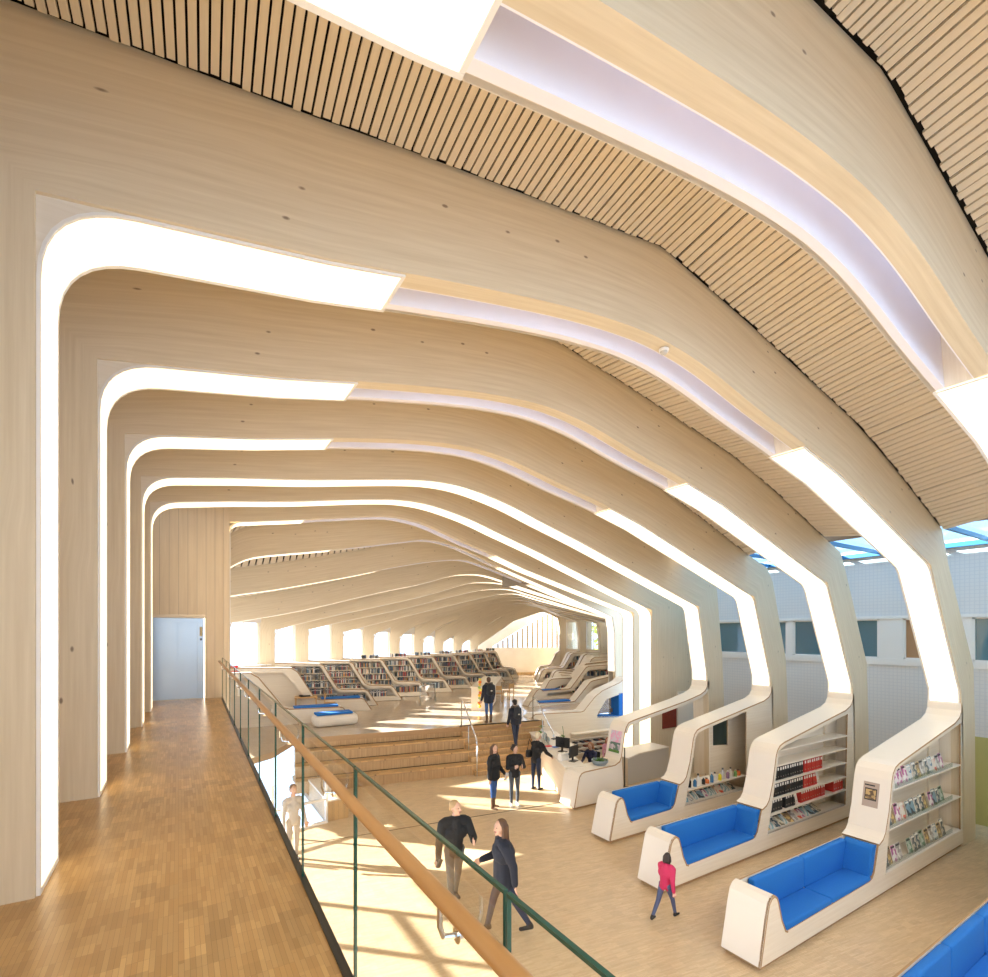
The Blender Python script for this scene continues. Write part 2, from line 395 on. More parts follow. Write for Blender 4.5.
def front_rib(k):
    v0 = V0[k]; fr = Fr((0, v0), (1, 0)); w = .6; dz = .0
    kn = KNEE[k]; xc = XC[k]
    zc = 7.47
    arch = [(1.0, 7.74), (2.2, 7.98), (3.4, 8.19), (4.3, 8.29), (5.0, 8.30), (5.8, 8.20), (6.9, 7.95), (8.0, 7.73), (9.35, 7.45 - .02 * max(k, 0))]
    if k >= 4: arch = [(1.0, 7.70), (2.2, 7.86), (3.4, 8.06), (4.3, 8.2), (5.0, 8.27), (5.8, 8.24), (6.9, 8.03), (8.0, 7.70), (9.35, 7.30)]
    if k == 6: arch = [(2.9, 7.9), (4.3, 8.14), (5.2, 8.27), (5.8, 8.27), (6.6, 8.15), (7.9, 7.75), (9.1, 7.42), (10.3, 7.04)]
    sm = catmull(arch, 4)
    n = 5; slope = [(arch[-1][0] + (kn[0] - arch[-1][0]) * i / n, arch[-1][1] + (kn[1] - arch[-1][1]) * i / n) for i in range(1, n + 1)]
    zb = ZM if k < 6 else ZS - .1
    left = [(xc, zb), (xc, 5.4), (xc, zc)] if k < 6 else [(xc, zb), (xc, 4.5), (xc, 7.62)]
    if k < 5: right = [(14.87, 3.5), (14.90, 3.1), (14.96, 2.0), (15.0, 0)]
    else: right = [(kn[0], 4.6), (kn[0], 3.0), (kn[0], 0.0)]
    inner = left + sm + slope + right
    # outer path
    def T(u): return lerp_path(TPTS, u)
    outer = []
    for i, p in enumerate(inner):
        if i < 2: outer.append((XL if k < 6 else xc - .35, p[1]))
        elif i == 2: outer.append((XL, T(XL)) if k < 6 else (xc - .2, T(xc - .2)))
        elif i < 3 + len(sm) + len(slope):
            sh = .62 * max(0, (p[0] - 4.6) / 8.5) if k < 5 else 0
            u = p[0] + min(sh, .65) - (.1 if p[0] < 4 else 0); outer.append((u, T(u)))
        else:
            j = i - 3 - len(sm) - len(slope)
            if k < 5: outer.append([(15.68, 4.0), (15.78, 2.6), (15.80, 1.6), (15.82, 0)][j])
            else: outer.append((XW, p[1]))
    if k < 5:   # outer knee
        j = 3 + len(sm) + len(slope) - 1
        inner.insert(j + 1, (kn[0] + (14.87 - kn[0]) * .25, kn[1] - (kn[1] - 3.5) * .25)); outer.insert(j + 1, (kn[0] + .95, 6.3))
    else:
        j = 3 + len(sm) + len(slope) - 1
        outer[j] = (XW, T(kn[0]) - .3)
    ROOF[k] = (fr, [p for p in outer if p[0] <= 13.9 and p[1] > 6.6], w)
    # rounded lower path
    cz = [(xc, zb), (xc, 5.4), (xc, zc if k < 6 else 7.62)] + sm + slope
    i = 2; a = cz[1]; cc = cz[2]; nx = cz[3]
    low = fillet(cz, 2, .5 if k < 6 else .3, 8)
    if k < 5:
        low2 = low + [(14.87, 3.5), (14.88, 3.2)]
        idx = len(low) - 1
        low2 = fillet(low2, idx, .18, 4)
        low = low2
    else:
        idx = len(low) - 1
        low = low + [(kn[0], 3.0), (kn[0], .0)]
        low = fillet(low, idx, .34, 7)
    lab = ORD[k]
    root = thing('timber_rib', (0, v0, 0), lab[0].upper() + lab[1:] if False else lab, 'rib', 'arched timber ribs')
    rib_roots[k] = root
    sq = SKY.get(k); strips = []
    if sq:
        L1 = [p for i, p in enumerate(low) if p[0] < sq[0] - .02 and i < 40 and p[0] < 3.2]; L1.append((sq[0] - .01, lerp_path([p for p in low if p[1] > 6.6], sq[0])))
        L2 = [p for p in low if p[0] > sq[1] + .02]; L2.insert(0, (sq[1] + .01, lerp_path([p for p in low if p[1] > 5], sq[1])))
        strips = [L1, L2]
    else: strips = [low]
    rib_parts(root, fr, inner, outer, low, w, strips, sq, M['strip'])
    # filler between the square beam corner and the rounded light
    b = MB(); pl = [p for i, p in enumerate(low) if p[0] < 1.5 and p[1] > 6.6]
    cpt = (xc, zc if k < 6 else 7.62)
    sel = [p for p in pl if p[0] < 1.0 and p[1] > (6.9)]
    if len(sel) > 2:
        b.prism([(xc - .0, sel[0][1]), (xc, 7.75), (sel[-1][0], 7.85)] + list(reversed(sel)), fr, .03, .5, M['ply']); world(b.build('corner_panel'), root)
    if sq: skylight(root, fr, low, T, sq[0], sq[1], w)
    return inner, outer, low

for k in range(-1, 7): front_rib(k)

# back ribs: left anchor, right anchor, lower edge (q,z)
BACK = {
7: ((.75, 17.32), (17.1, 16.82), [(0, 6.35), (.6, 6.84), (1.25, 7.18), (2.6, 7.43), (4.2, 7.71), (6.6, 8.19), (6.95, 8.24), (7.5, 8.23), (8.4, 8.05), (10.0, 7.51), (10.9, 7.24), (15.7, 5.72)]),
8: ((.18, 20.29), (19.71, 18.34), [(0, 5.7), (1.38, 6.13), (2.88, 6.42), (5.54, 7.03), (7.08, 7.43), (8.61, 7.77), (9.68, 7.94), (10.42, 7.97), (11.23, 7.8), (13.74, 7.05), (17.71, 5.8)]),
9: ((1.69, 22.53), (21.30, 19.94), [(0, 5.2), (2.75, 5.76), (6.01, 6.63), (7.8, 7.05), (9.26, 7.49), (10.01, 7.62), (11.06, 7.62), (12.69, 7.23), (17.86, 5.89)]),
10: ((3.57, 23.71), (22.42, 20.78), [(0, 4.93), (1.86, 5.45), (6.46, 6.55), (8.79, 7.27), (9.71, 7.41), (10.71, 7.4), (11.87, 7.18), (17.6, 5.77)]),
11: ((5.26, 25.01), (23.10, 21.30), [(0, 4.97), (1.6, 5.38), (4.21, 5.96), (8.01, 6.97), (9.54, 7.2), (10.6, 7.16), (11.8, 6.86), (16.79, 5.63)]),
12: ((7.21, 26.16), (23.74, 21.95), [(0, 4.85), (1.18, 5.17), (5.43, 6.28), (7.9, 6.88), (8.79, 7.04), (9.7, 7.04), (10.94, 6.72), (15.69, 5.65)]),
13: ((9.20, 27.27), (24.44, 22.70), [(0, 4.72), (1.48, 5.33), (4.27, 6.13), (6.65, 6.74), (8.01, 6.95), (8.83, 6.9), (10.11, 6.56), (14.62, 5.62)]),
14: ((11.16, 28.40), (25.11, 23.58), [(0, 4.56), (1.18, 5.37), (4.22, 6.27), (6.11, 6.73), (7.21, 6.87), (8.06, 6.78), (9.38, 6.39), (13.65, 5.59)]),
15: ((13.17, 29.50), (25.75, 24.59), [(0, 4.42), (1.43, 5.41), (4.28, 6.36), (5.75, 6.7), (6.62, 6.77), (7.44, 6.65), (8.47, 6.33), (12.4, 5.5)]),
16: ((15.12, 30.64), (25.52, 26.50), [(0, 4.19), (2.53, 5.71), (4.87, 6.66), (5.87, 6.78), (6.8, 6.61), (7.89, 6.2), (10.9, 5.52)]),
17: ((17.14, 31.74), (25.06, 28.21), [(0, 4.02), (2.49, 5.85), (5.09, 6.69), (5.54, 6.73), (6.06, 6.55), (7.03, 6.12), (8.5, 5.66)]),
18: ((19.12, 32.86), (24.59, 29.92), [(0, 3.86), (2.7, 5.71), (4.76, 6.39), (5.09, 6.39), (5.47, 6.24), (6.1, 5.9)])}
BF = {}
NUM = {7: 'first', 8: 'second', 9: 'third', 10: 'fourth', 11: 'fifth', 12: 'sixth', 13: 'seventh', 14: 'eighth', 15: 'ninth', 16: 'tenth', 17: 'eleventh', 18: 'last'}
for k, (La, Ra, B) in BACK.items():
    fr = Fr(La, (Ra[0] - La[0], Ra[1] - La[1])); W = math.hypot(Ra[0] - La[0], Ra[1] - La[1]); BF[k] = (fr, W, B)
    w = .5
    arch = catmull(B, 3) if k < 16 else B
    zl = B[0][1]; sill = 3.58
    if k == 7: sill = ZS
    right = [(W - .15, arch[-1][1] - (W - arch[-1][0]) * .28), (W, arch[-1][1] - .9), (W + .05, 2.2), (W + .05, ZS if k > 7 else 0)]
    inner = [(0, ZS - .05), (0, sill), (0, zl - .25)] + arch + right
    hgt = .95 if k < 12 else .8
    outer = []
    for i, p in enumerate(inner):
        if i < 3: outer.append((-.75, p[1] + (0 if i < 2 else .3)))
        elif i < 3 + len(arch): outer.append((p[0] + (.1 if i > 3 + len(arch) / 2 else -.1), p[1] + hgt))
        else: outer.append((W + .95, p[1] if i > 3 + len(arch) else p[1] + .5))
    outer[3] = (-.75, outer[3][1] - .1)
    low = [(0, sill), (0, zl - .3), (.12, zl + .03)] + arch[1:] + right[:1] + [(W, right[1][1] - .3), (W + .02, 3.0)]
    if k == 7: low = [(0, ZS), (0, zl - .3), (.12, zl + .05)] + arch[1:] + right[:1] + [(W, right[1][1]), (W + .02, 3.0)]
    root = thing('timber_rib', (*La, 0), '%s arched timber rib of the back hall, counted from the lift wall' % NUM[k], 'rib', 'arched timber ribs')
    sky = {7: (4.1, 10.0), 8: (6.9, 13.6)}.get(k)
    strips = []
    if sky:
        L1 = [p for i, p in enumerate(low[2:]) if p[0] < sky[0] - .05]; L2 = [p for p in low if p[0] > sky[1] + .05]
        strips = [L1, L2]
    elif k < 13: strips = [[p for p in low[2:] if p[0] < W - 1.0]]
    rib_parts(root, fr, inner, outer, low, w, strips, sky, M['strip_far'], .16)
    if sky:
        op = [p for p in outer[3:3 + len(arch)]]
        skylight(root, fr, low, lambda u: lerp_path(op, u), sky[0], sky[1], w, .16)
    ROOF[k] = (fr, outer[3:3 + len(arch)] + [(W - .1, outer[3 + len(arch)][1])], w)

# ------------------------------------------------------------------ ceilings: slats laid between the ribs, roof deck above
ks = sorted(ROOF)
for a, b_ in zip(ks[:-1], ks[1:]):
    fa, pa, wa = ROOF[a]; fb, pb, wb = ROOF[b_]
    far = a >= 6
    if a < 5 :
        n = 165
    else: n = 90
    if a == 6:
        pa = [p for p in pa]; pb = pb
    NN = 1600; P_ = resample(pa, NN); Q_ = resample(pb, NN)
    def warp(x): return (.45 * x + .55 * x * x) if a < 6 else x
    P = []; Q = []
    for i in range(n * 4 + 1):
        e = (i % 4) * .25 + (.02 if i % 4 == 3 else 0); f_ = warp((i // 4 + e) / n) * NN; j = min(int(f_), NN - 1); t = f_ - j
        P.append(tuple(P_[j][c] + (P_[j + 1][c] - P_[j][c]) * t for c in (0, 1))); Q.append(tuple(Q_[j][c] + (Q_[j + 1][c] - Q_[j][c]) * t for c in (0, 1)))
    m = MB(); 
    for i in range(n):
        i0, i1 = i * 4, i * 4 + 3 + (1 if False else 0)
        t0 = wa - (.0 if not far else .01); t1 = random.uniform(-.03, .0) - .025
        z = random.uniform(-.006, .006)
        c = [fa.p(P[i0][0], P[i0][1] - .03 + z, t0), fa.p(P[i1][0], P[i1][1] - .03 + z, t0), fb.p(Q[i1][0], Q[i1][1] - .03 + z, t1), fb.p(Q[i0][0], Q[i0][1] - .03 + z, t1)]
        c2 = [(x, y, zz + .025) for x, y, zz in c]
        m.hexa(c + c2, M['slat'])
    o = m.build('ceiling'); tag(o, '%s bay of pale wooden ceiling slats, counted from the camera' % ONUM[a + 1], 'ceiling', kind='structure')
    m = MB()
    for i in range(0, n * 4, 4):
        c = [fa.p(P[i][0], P[i][1] + .06, wa - .05), fa.p(P[i + 4][0], P[i + 4][1] + .06, wa - .05), fb.p(Q[i + 4][0], Q[i + 4][1] + .06, .2), fb.p(Q[i][0], Q[i][1] + .06, .2)]
        m.face(c, M['dark']); m.face([(x, y, z + .22) for x, y, z in reversed(c)], M['roof'])
        for j in (0, 2):
            q, r_ = c[j], c[(j + 1) % 4]
            m.face([q, r_, (r_[0], r_[1], r_[2] + .22), (q[0], q[1], q[2] + .22)], M['roof'])
    o2 = m.build('roof_deck'); tag(o2, 'roof deck above the %s bay of ceiling slats from the camera' % ONUM[a + 1], 'roof', kind='structure')
# caps over the rib boxes (outside the skylights)
for k in ks:
    f, p, w = ROOF[k]; sq = SKY.get(k) or {7: (4.1, 10.0), 8: (6.9, 13.6)}.get(k)
    m = MB(); segs = [p]
    if sq:
        l1 = [q for q in p if q[0] < sq[0]] + [(sq[0], lerp_path(p, sq[0]))]; l2 = [(sq[1], lerp_path(p, sq[1]))] + [q for q in p if q[0] > sq[1]]
        segs = [l1, l2]
    for sg in segs:
        if len(sg) > 1: m.ribbon([(x, z + .05) for x, z in sg], [(x, z + .1) for x, z in sg], f, .1, w, M['roof'])
    tag(m.build('roof_cap'), 'roof boarding over the %s timber rib from the camera' % ONUM[k + 1], 'roof', kind='structure')

# ------------------------------------------------------------------ floors, stage, walls
def slab(name, poly, z0, z1, mtop, mside, label, cat, kind='structure', mbot=None):
    m = MB(); loops = [[Vector((x, y, 0)) for x, y in poly]]
    for tri in tessellate_polygon(loops):
        P = [poly[i] for i in tri]; m.face([(x, y, z1) for x, y in P], mtop); m.face([(x, y, z0) for x, y in reversed(P)], mbot or mside)
    for i in range(len(poly)):
        a, b = poly[i], poly[(i + 1) % len(poly)]; m.face([(*a, z0), (*b, z0), (*b, z1), (*a, z1)], mside)
    return tag(m.build(name), label, cat, kind=kind)
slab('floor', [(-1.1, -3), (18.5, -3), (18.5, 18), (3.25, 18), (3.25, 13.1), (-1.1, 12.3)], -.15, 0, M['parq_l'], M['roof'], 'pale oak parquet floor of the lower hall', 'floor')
RX0, RX1, RY1 = .665, .89, 13.9
def railx(y): return .613 + (y) * .0202
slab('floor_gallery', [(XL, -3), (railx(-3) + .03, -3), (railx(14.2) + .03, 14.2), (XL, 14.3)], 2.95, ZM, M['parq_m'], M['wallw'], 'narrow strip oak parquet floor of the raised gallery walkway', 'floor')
# stage
SA, SB = (3.2, 17.17), (10.69, 15.82)
sd = Vector((SB[0] - SA[0], SB[1] - SA[1])).normalized()
st = Fr(SA, (SB[0] - SA[0], SB[1] - SA[1])); SL = math.hypot(SB[0] - SA[0], SB[1] - SA[1])
A0 = st.p(0, 0)[:2]; B0 = st.p(SL + 1.35, 0)[:2]
slab('floor_stage', [A0, B0, (12.0, 16.5), (27.5, 16.5), (27.5, 31), (21, 36), (0, 26), (-1, 18.3), (.9, 14.5), (2.3, 15.6)], ZS - .18, ZS, M['parq_s'], M['edge'], 'shiny oak parquet floor of the upper reading hall', 'floor')
# big sitting steps
ROW = [(1.4, 0), (1.05, .44), (.7, .88), (.35, 1.32)]
SB_END = 5.55      # where the seating steps give way to the small stair
for i, (zt, tf) in enumerate(ROW):
    if i == 0: continue
    m = MB(); m.box((0, -tf - .01, zt - .045), (SB_END, -tf + .46, zt), M['tread'], st); m.box((0, -tf - .011, zt - .058), (SB_END, -tf + .01, zt - .045), M['edge'], st); m.box((0, -tf + .02, zt - .35), (SB_END, -tf + .06, zt - .045), M['riser'], st); m.box((0, -tf + .42, zt), (SB_END, -tf + .46, zt + .012), M['dark'], st)  # edge and dark strips draw shadow lines under nosings and at riser feet
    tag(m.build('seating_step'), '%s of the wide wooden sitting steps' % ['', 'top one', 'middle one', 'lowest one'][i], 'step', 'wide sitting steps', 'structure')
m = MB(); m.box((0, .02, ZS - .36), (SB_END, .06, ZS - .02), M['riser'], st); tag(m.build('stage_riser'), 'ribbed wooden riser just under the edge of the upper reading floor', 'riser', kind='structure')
m = MB()
for zt, tf in ROW:
    m.box((-.04, -tf, 0), (0, .4, zt - .0), M['lift'], st); m.box((SB_END, -tf, 0), (SB_END + .04, -tf + .46, zt), M['tread'], st)
tag(m.build('step_side'), 'wooden side panel closing the ends of the sitting steps', 'panel', kind='structure')
# small stair at the right
m = MB()
for i in range(8):
    zt = ZS - .175 * i; tf = .22 * i
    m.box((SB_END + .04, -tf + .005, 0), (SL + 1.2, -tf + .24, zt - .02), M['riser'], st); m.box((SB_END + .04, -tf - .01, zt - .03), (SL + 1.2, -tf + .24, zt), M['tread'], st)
    m.box((SB_END + .04, -tf - .006, zt - .045), (SL + 1.2, -tf + .006, zt - .03), M['edge'], st)  # strip under each nosing repeats the painted shadow line
tag(m.build('staircase'), 'short flight of narrow oak stairs beside the sitting steps', 'stairs', kind='structure')
for j, (q, nm) in enumerate(((SB_END + .1, 'left'), (SL + .95, 'right'))):
    root = thing('stair_handrail', st.p(q, 0), '%s steel stair handrail of the oak stairs' % nm, 'handrail', 'stair handrails')
    m = MB(); m.tube([st.p(q, ZS + .0, .15), st.p(q, ZS + .92, .15), st.p(q, ZS + .9, -.05), st.p(q, .35 + .9, -1.45), st.p(q, .9, -1.62)], .024, M['chrome']); world(m.build('rail', smooth=True), root)
    for tt, zz in ((-.66, ZS - .7), (-1.54, .35)):
        m = MB(); m.tube([st.p(q, max(zz, 0) - (.18 if zz > .5 else .35), tt), st.p(q, max(zz, 0) + .84, tt)], .018, M['steel']); world(m.build('post', smooth=True), root)
# dark expansion joint on the lower floor
m = MB(); m.hexa([(2.2, 12.02, .001), (9.2, 11.1, .001), (9.2, 11.13, .001), (2.2, 12.05, .001), (2.2, 12.02, .004), (9.2, 11.1, .004), (9.2, 11.13, .004), (2.2, 12.05, .004)], M['dark']); tag(m.build('floor_joint'), 'dark expansion line across the lower hall floor', 'trim', kind='structure')

def vwall(name, a, b, z0, z1, th, m_, label, cat='wall', holes=(), kind='structure', me=None):
    """upright wall from a to b; holes: (q0,q1,z0,z1) or polygon"""
    f = Fr(a, (b[0] - a[0], b[1] - a[1])); L = math.hypot(b[0] - a[0], b[1] - a[1]); m = MB()
    hs = [[(h[0], h[2]), (h[1], h[2]), (h[1], h[3]), (h[0], h[3])] if len(h) == 4 and not isinstance(h[0], tuple) else list(h) for h in holes]
    m.prism([(0, z0), (L, z0), (L, z1), (0, z1)], f, 0, th, m_, me, hs)
    return tag(m.build(name), label, cat, kind=kind), f
vwall('wall_left', (XL, -3), (XL, 14.5), ZM, 9.2, -.15, M['ply'], 'pale plywood wall behind the left rib posts of the gallery') if False else vwall('wall_left', (XL, 14.5), (XL, -3), ZM, 9.2, -.15, M['plyo'], 'pale plywood wall behind the left rib posts of the gallery')
# lift wall (vertical boards) with steel lift door
vwall('wall_lift', (XL, 14.3), (1.06, 14.18), 2.95, 8.9, .12, M['lift'], 'vertical pale boarding wall around the lift at the end of the gallery', holes=[(XL + 1.7 - (-.53 + 1.7) * -1 if False else (-.53 - XL), .55 - XL, ZM + .003, 5.24)])
vwall('wall_lift_side', (1.06, 14.18), (.6, 17.5), 2.0, 8.9, .12, M['lift'], 'side of the boarded lift enclosure facing the hall')
root = thing('lift_door', (0, 14.35, ZM), 'brushed steel lift door at the far end of the gallery', 'lift door'); 
m = MB(); m.box((-.50, 14.34, ZM), (-.02, 14.37, 5.06), M['steel']); world(m.build('door_leaf'), root)
m = MB(); m.box((-.005, 14.34, ZM), (.40, 14.37, 5.06), M['steel']); world(m.build('door_leaf'), root)
m = MB(); m.box((-.53, 14.30, 5.06), (.53, 14.36, 5.16), M['steel']); m.box((.40, 14.30, ZM), (.53, 14.36, 5.06), M['steel']); m.box((-.53, 14.38, ZM), (.53, 14.41, 5.24), M['steel']); world(m.build('door_frame'), root)
m = MB(); m.box((-.55, 14.2, 5.165), (.55, 14.36, 5.235), M['plyo']); world(m.build('lintel'), root)
m = MB(); m.box((.44, 14.285, 4.72), (.50, 14.30, 4.95), colmat('brass', (.55, .42, .18), .3)); m.box((.45, 14.28, 4.62), (.49, 14.30, 4.67), M['black']); world(m.build('call_panel'), root)

# right wall: grid cladding, window band, olive paint
vwall('wall_right', (XW, -3), (XW, 12.4), 5.27, 7.05, -.2, M['tile'], 'upper white grid cladding of the neighbour facade on the right')
vwall('wall_right_lower', (XW, 4.55), (XW, 12.4), 0, 3.9, -.2, M['tile'], 'lower grey white grid cladding behind the sofas')
vwall('wall_right_near', (XW, -3), (XW, 4.55), 2.2, 3.9, -.2, M['tile'], 'white grid cladding at the right photo edge above the olive wall')
vwall('wall_right_olive', (XW, -3), (XW, 4.55), 0, 2.2, -.2, M['green'], 'olive green lower wall at the right photo edge')
m = MB(); m.box((XW - .03, -3, 3.9), (XW + .2, 12.4, 4.08), M['warmwhite']); m.box((XW - .03, -3, 5.2), (XW + .2, 12.4, 5.28), M['warmwhite']); tag(m.build('trim_1'), 'white ledge running along the window band on the right wall', 'trim', kind='structure')
bands = [('w', 12.4, 11.6), ('p', 11.6, 10.2), ('w', 10.2, 9.55), ('p', 9.55, 9.0), ('w', 9.0, 8.8), ('p', 8.8, 7.6), ('w', 7.6, 7.1), ('p', 7.1, 6.42), ('w', 6.42, 5.85), ('p', 5.85, 5.35), ('w', 5.35, 4.42), ('p', 4.42, 2.4), ('w', 2.4, 1.9), ('p', 1.9, .4), ('w', .4, -3)]
i = 0; m2 = MB()
for t, a, b in bands:
    if t == 'w': m2.box((XW, b, 4.08), (XW + .2, a, 5.2), M['warmwhite'])
    else:
        i += 1; root = thing('window_%d' % i, (XW, b, 4.08), '%s tinted window pane from the far end of the right wall band' % ONUM[i - 1], 'window', kind='structure')
        m = MB(); m.box((XW + .06, b, 4.08), (XW + .09, a, 5.2), M['teal'] if i != 5 else M['orange']); world(m.build('pane'), root)
        m = MB()
        for y0, y1, z0, z1 in ((b, b + .05, 4.08, 5.2), (a - .05, a, 4.08, 5.2), (b, a, 4.08, 4.12), (b, a, 5.16, 5.2)): m.box((XW + .02, y0, z0), (XW + .1, y1, z1), M['warmwhite'])
        world(m.build('window_frame'), root)
tag(m2.build('wall_right_band'), 'white panels between the panes of the right window band', 'wall', kind='structure')
# glass roof along the right wall
m = MB(); m.box((13.75, -3, 7.12), (XW + .1, 12.6, 7.14), M['roofglass']); tag(m.build('roof_glazing'), 'glass roof strip between slatted ceiling and right facade', 'glazing', kind='structure')
root = thing('roof_light_frame', (XW, 0, 7), 'blue steel frame of the glass roof at the upper right', 'frame', kind='structure')
m = MB(); m.box((XW - .16, -3, 7.0), (XW + .02, 12.5, 7.12), M['bluefr']); m.box((XW - .02, -3, 7.05), (XW + .2, 12.5, 7.2), M['warmwhite']); world(m.build('eaves_beam'), root)
for y in (-.7, .36, 1.4, 2.9, 4.0, 5.1, 6.3, 7.3, 8.5, 9.5, 11): 
    m = MB(); m.box((13.8, y, 7.02), (XW, y + .06, 7.12), M['bluefr']); world(m.build('glazing_bar'), root)
m = MB(); m.box((13.6, -3, 7.06), (13.7, 21, 8.6), M['roof']); tag(m.build('added_sun_screen'), 'added unseen screen keeping direct sun off the right facade', 'roof', kind='structure')  # added out of view to shade the right wall from direct sun
# closing walls
vwall('wall_right_end', (14.5, 12.62), (XW + .2, 12.62), 0, 7.2, .15, M['lift'], 'boarded wall closing the glass roofed gap behind the fifth rib')
vwall('wall_back', (XW + .2, -2.6), (-3, -2.6), 0, 10, -.2, M['plyo'], 'plywood wall behind the camera with a wide window', holes=[(4.0, 18.4, 3.6, 8.3)])
m = MB(); m.box((-1.4, -2.7, 3.5), (13.3, -2.68, 8.4), M['pane']); tag(m.build('window_50'), 'wide window behind the camera', 'window', kind='structure')
# glazed facade below the gallery
root = thing('window_20', (-1.0, 4, 0), 'tall sunlit glazing below the gallery', 'window', kind='structure')
m = MB(); m.box((-1.02, -2.5, .02), (-1.0, 12.3, 2.95), M['pane']); world(m.build('pane'), root)
m = MB()
for y in (-2.5, -.6, 1.3, 3.2, 5.1, 7.0, 8.9, 10.8, 12.25): m.box((-1.08, y - .04, 0), (-.96, y + .04, 2.95), M['warmwhite'])
m.box((-1.08, -2.5, 0), (-.96, 12.3, .06), M['warmwhite']); m.box((-1.08, -2.5, 2.2), (-.96, 12.3, 2.26), M['warmwhite']); world(m.build('window_frame'), root)
root = thing('window_21', (-1.0, 12.3, 0), 'low sunlit glazing beside the end of the sitting steps', 'window', kind='structure')
gf = Fr((-1.0, 12.3), (4.2, .8)); gl = math.hypot(4.2, .8)
m = MB(); m.box((0, -.01, .02), (gl, .01, 1.2), M['pane'], gf); world(m.build('pane'), root)
m = MB()
for q in (0, 1.45, 2.9, gl - .05): m.box((q, -.04, 0), (q + .05, .04, 1.22), M['warmwhite'], gf)
m.box((0, -.05, 0), (gl, .05, .05), M['warmwhite'], gf); m.box((0, -.05, .58), (gl, .05, .63), M['warmwhite'], gf); world(m.build('window_frame'), root)
# back hall, left side: sill walls, glazing and headers between the ribs
pts = {7: (.55, 17.4)}
for k in range(7, 19): pts[k] = BF[k][0].p(-.55, 0)[:2]
END_L = (22.08 - 4.75, 33.2 + 2.97)
EC = (math.cos(R(-32)), math.sin(R(-32)))
pe = (21.65 + EC[0] * -.9, 34.82 + EC[1] * -.9)
wi = 21
for k in range(7, 19):
    a = pts[k]; b = pts[k + 1] if k < 18 else (19.9, 35.2)
    ztop = 5.3 if k < 12 else 5.2 - .14 * (k - 11)
    zt = max(ztop, 4.1); zs = 3.45
    vwall('wall_hall', a, b, ZS - .1, zs, .12, M['wallw'], 'white wall below the %s window on the left of the back hall' % NUM[k])
    vwall('wall_hall', a, b, zt, 7.4, .12, M['wallw'], 'white wall above the %s window on the left of the back hall' % NUM[k])
    wi += 1; f = Fr(a, (b[0] - a[0], b[1] - a[1])); L = math.hypot(b[0] - a[0], b[1] - a[1])
    root = thing('window_%d' % wi, (*a, zs), '%s overexposed window from the near end of the left side of the back hall' % NUM[k], 'window', kind='structure')
    m = MB(); m.box((0, .05, zs), (L, .065, zt), M['pane'], f); world(m.build('pane'), root)
    m = MB(); m.box((0, -.3, zs - .05), (L, .12, zs), M['warmwhite'], f)
    for q in (.0, L * .3, L * .62, L - .05): m.box((q, .03, zs), (q + .03, .08, zt), M['warmwhite'], f)
    m.box((0, 0, zt - .07), (L, .14, zt), M['warmwhite'], f); world(m.build('window_frame'), root)
# end wall with tall slatted window
ef = Fr((21.72 - EC[0] * 2.2, 34.77 - EC[1] * 2.2), EC)   # q = X + 2.2 at 41 m
hole = [(2.12, 3.62), (2.12, 3.74), (6.18, 6.26), (6.7, 6.28), (7.19, 6.1), (7.64, 3.62)]
m = MB(); m.prism([(0, ZS - .1), (9.6, ZS - .1), (9.6, 7.6), (0, 7.6)], ef, 0, .15, M['plyo'], M['plyo'], [hole]); tag(m.build('wall_end'), 'pale wooden end wall of the back reading hall', 'wall', kind='structure')
m = MB(); m.box((.5, -.2, ZS), (9.2, -.02, ZS + .22), M['tread'], ef); tag(m.build('baseboard_end'), 'low oak plinth along the foot of the end wall', 'baseboard', kind='structure')
root = thing('window_40', ef.p(5, 3.6), 'large slanted end window with upright fins', 'window', kind='structure')
m = MB(); m.prism([(a, b) for a, b in hole], ef, .10, .11, M['pane']); world(m.build('pane'), root)
for i in range(13):
    q = 2.45 + i * .40
    zt = lerp_path([(2.12, 3.74), (6.18, 6.26), (6.7, 6.28), (7.19, 6.1), (7.64, 3.62)], q)
    m = MB(); m.box((q, .0, 3.62), (q + .16, .09, zt), M['finwood'], ef); world(m.build('fin'), root)
# back hall, right side
rp = {k: BF[k][0].p(BF[k][1] + .5, 0)[:2] for k in range(7, 19)}
for k in range(7, 18):
    a, b = rp[k + 1], rp[k]
    if k < 14: vwall('wall_hall', a, b, ZS - .1, 7.0, .1, M['plyo'], 'plywood wall on the right of the back hall behind rib %s' % NUM[k])
    else:
        vwall('wall_hall', a, b, ZS - .1, 3.6, .1, M['plyo'], 'plywood wall below the right hand window beside the %s rib' % NUM[k])
        vwall('wall_hall', a, b, 5.6, 7.2, .1, M['plyo'], 'plywood wall above the right hand window beside the %s rib' % NUM[k])
        wi += 1; f = Fr(a, (b[0] - a[0], b[1] - a[1])); L = math.hypot(b[0] - a[0], b[1] - a[1])
        root = thing('window_%d' % wi, (*a, 3.6), 'yellow green window on the right of the back hall beside the %s rib' % NUM[k], 'window', kind='structure')
        m = MB(); m.box((0, .05, 3.6), (L, .06, 5.6), M['pane'], f); world(m.build('pane'), root)
        m = MB()
        for q in (0, L * .33, L * .66, L - .04): m.box((q, .0, 3.6), (q + .04, .09, 5.6), M['warmwhite'], f)
        world(m.build('window_frame'), root)
a, b = ef.p(8.0, 0)[:2], rp[18]
vwall('wall_hall', a, b, ZS - .1, 7, .1, M['plyo'], 'short plywood return wall beside the end window')
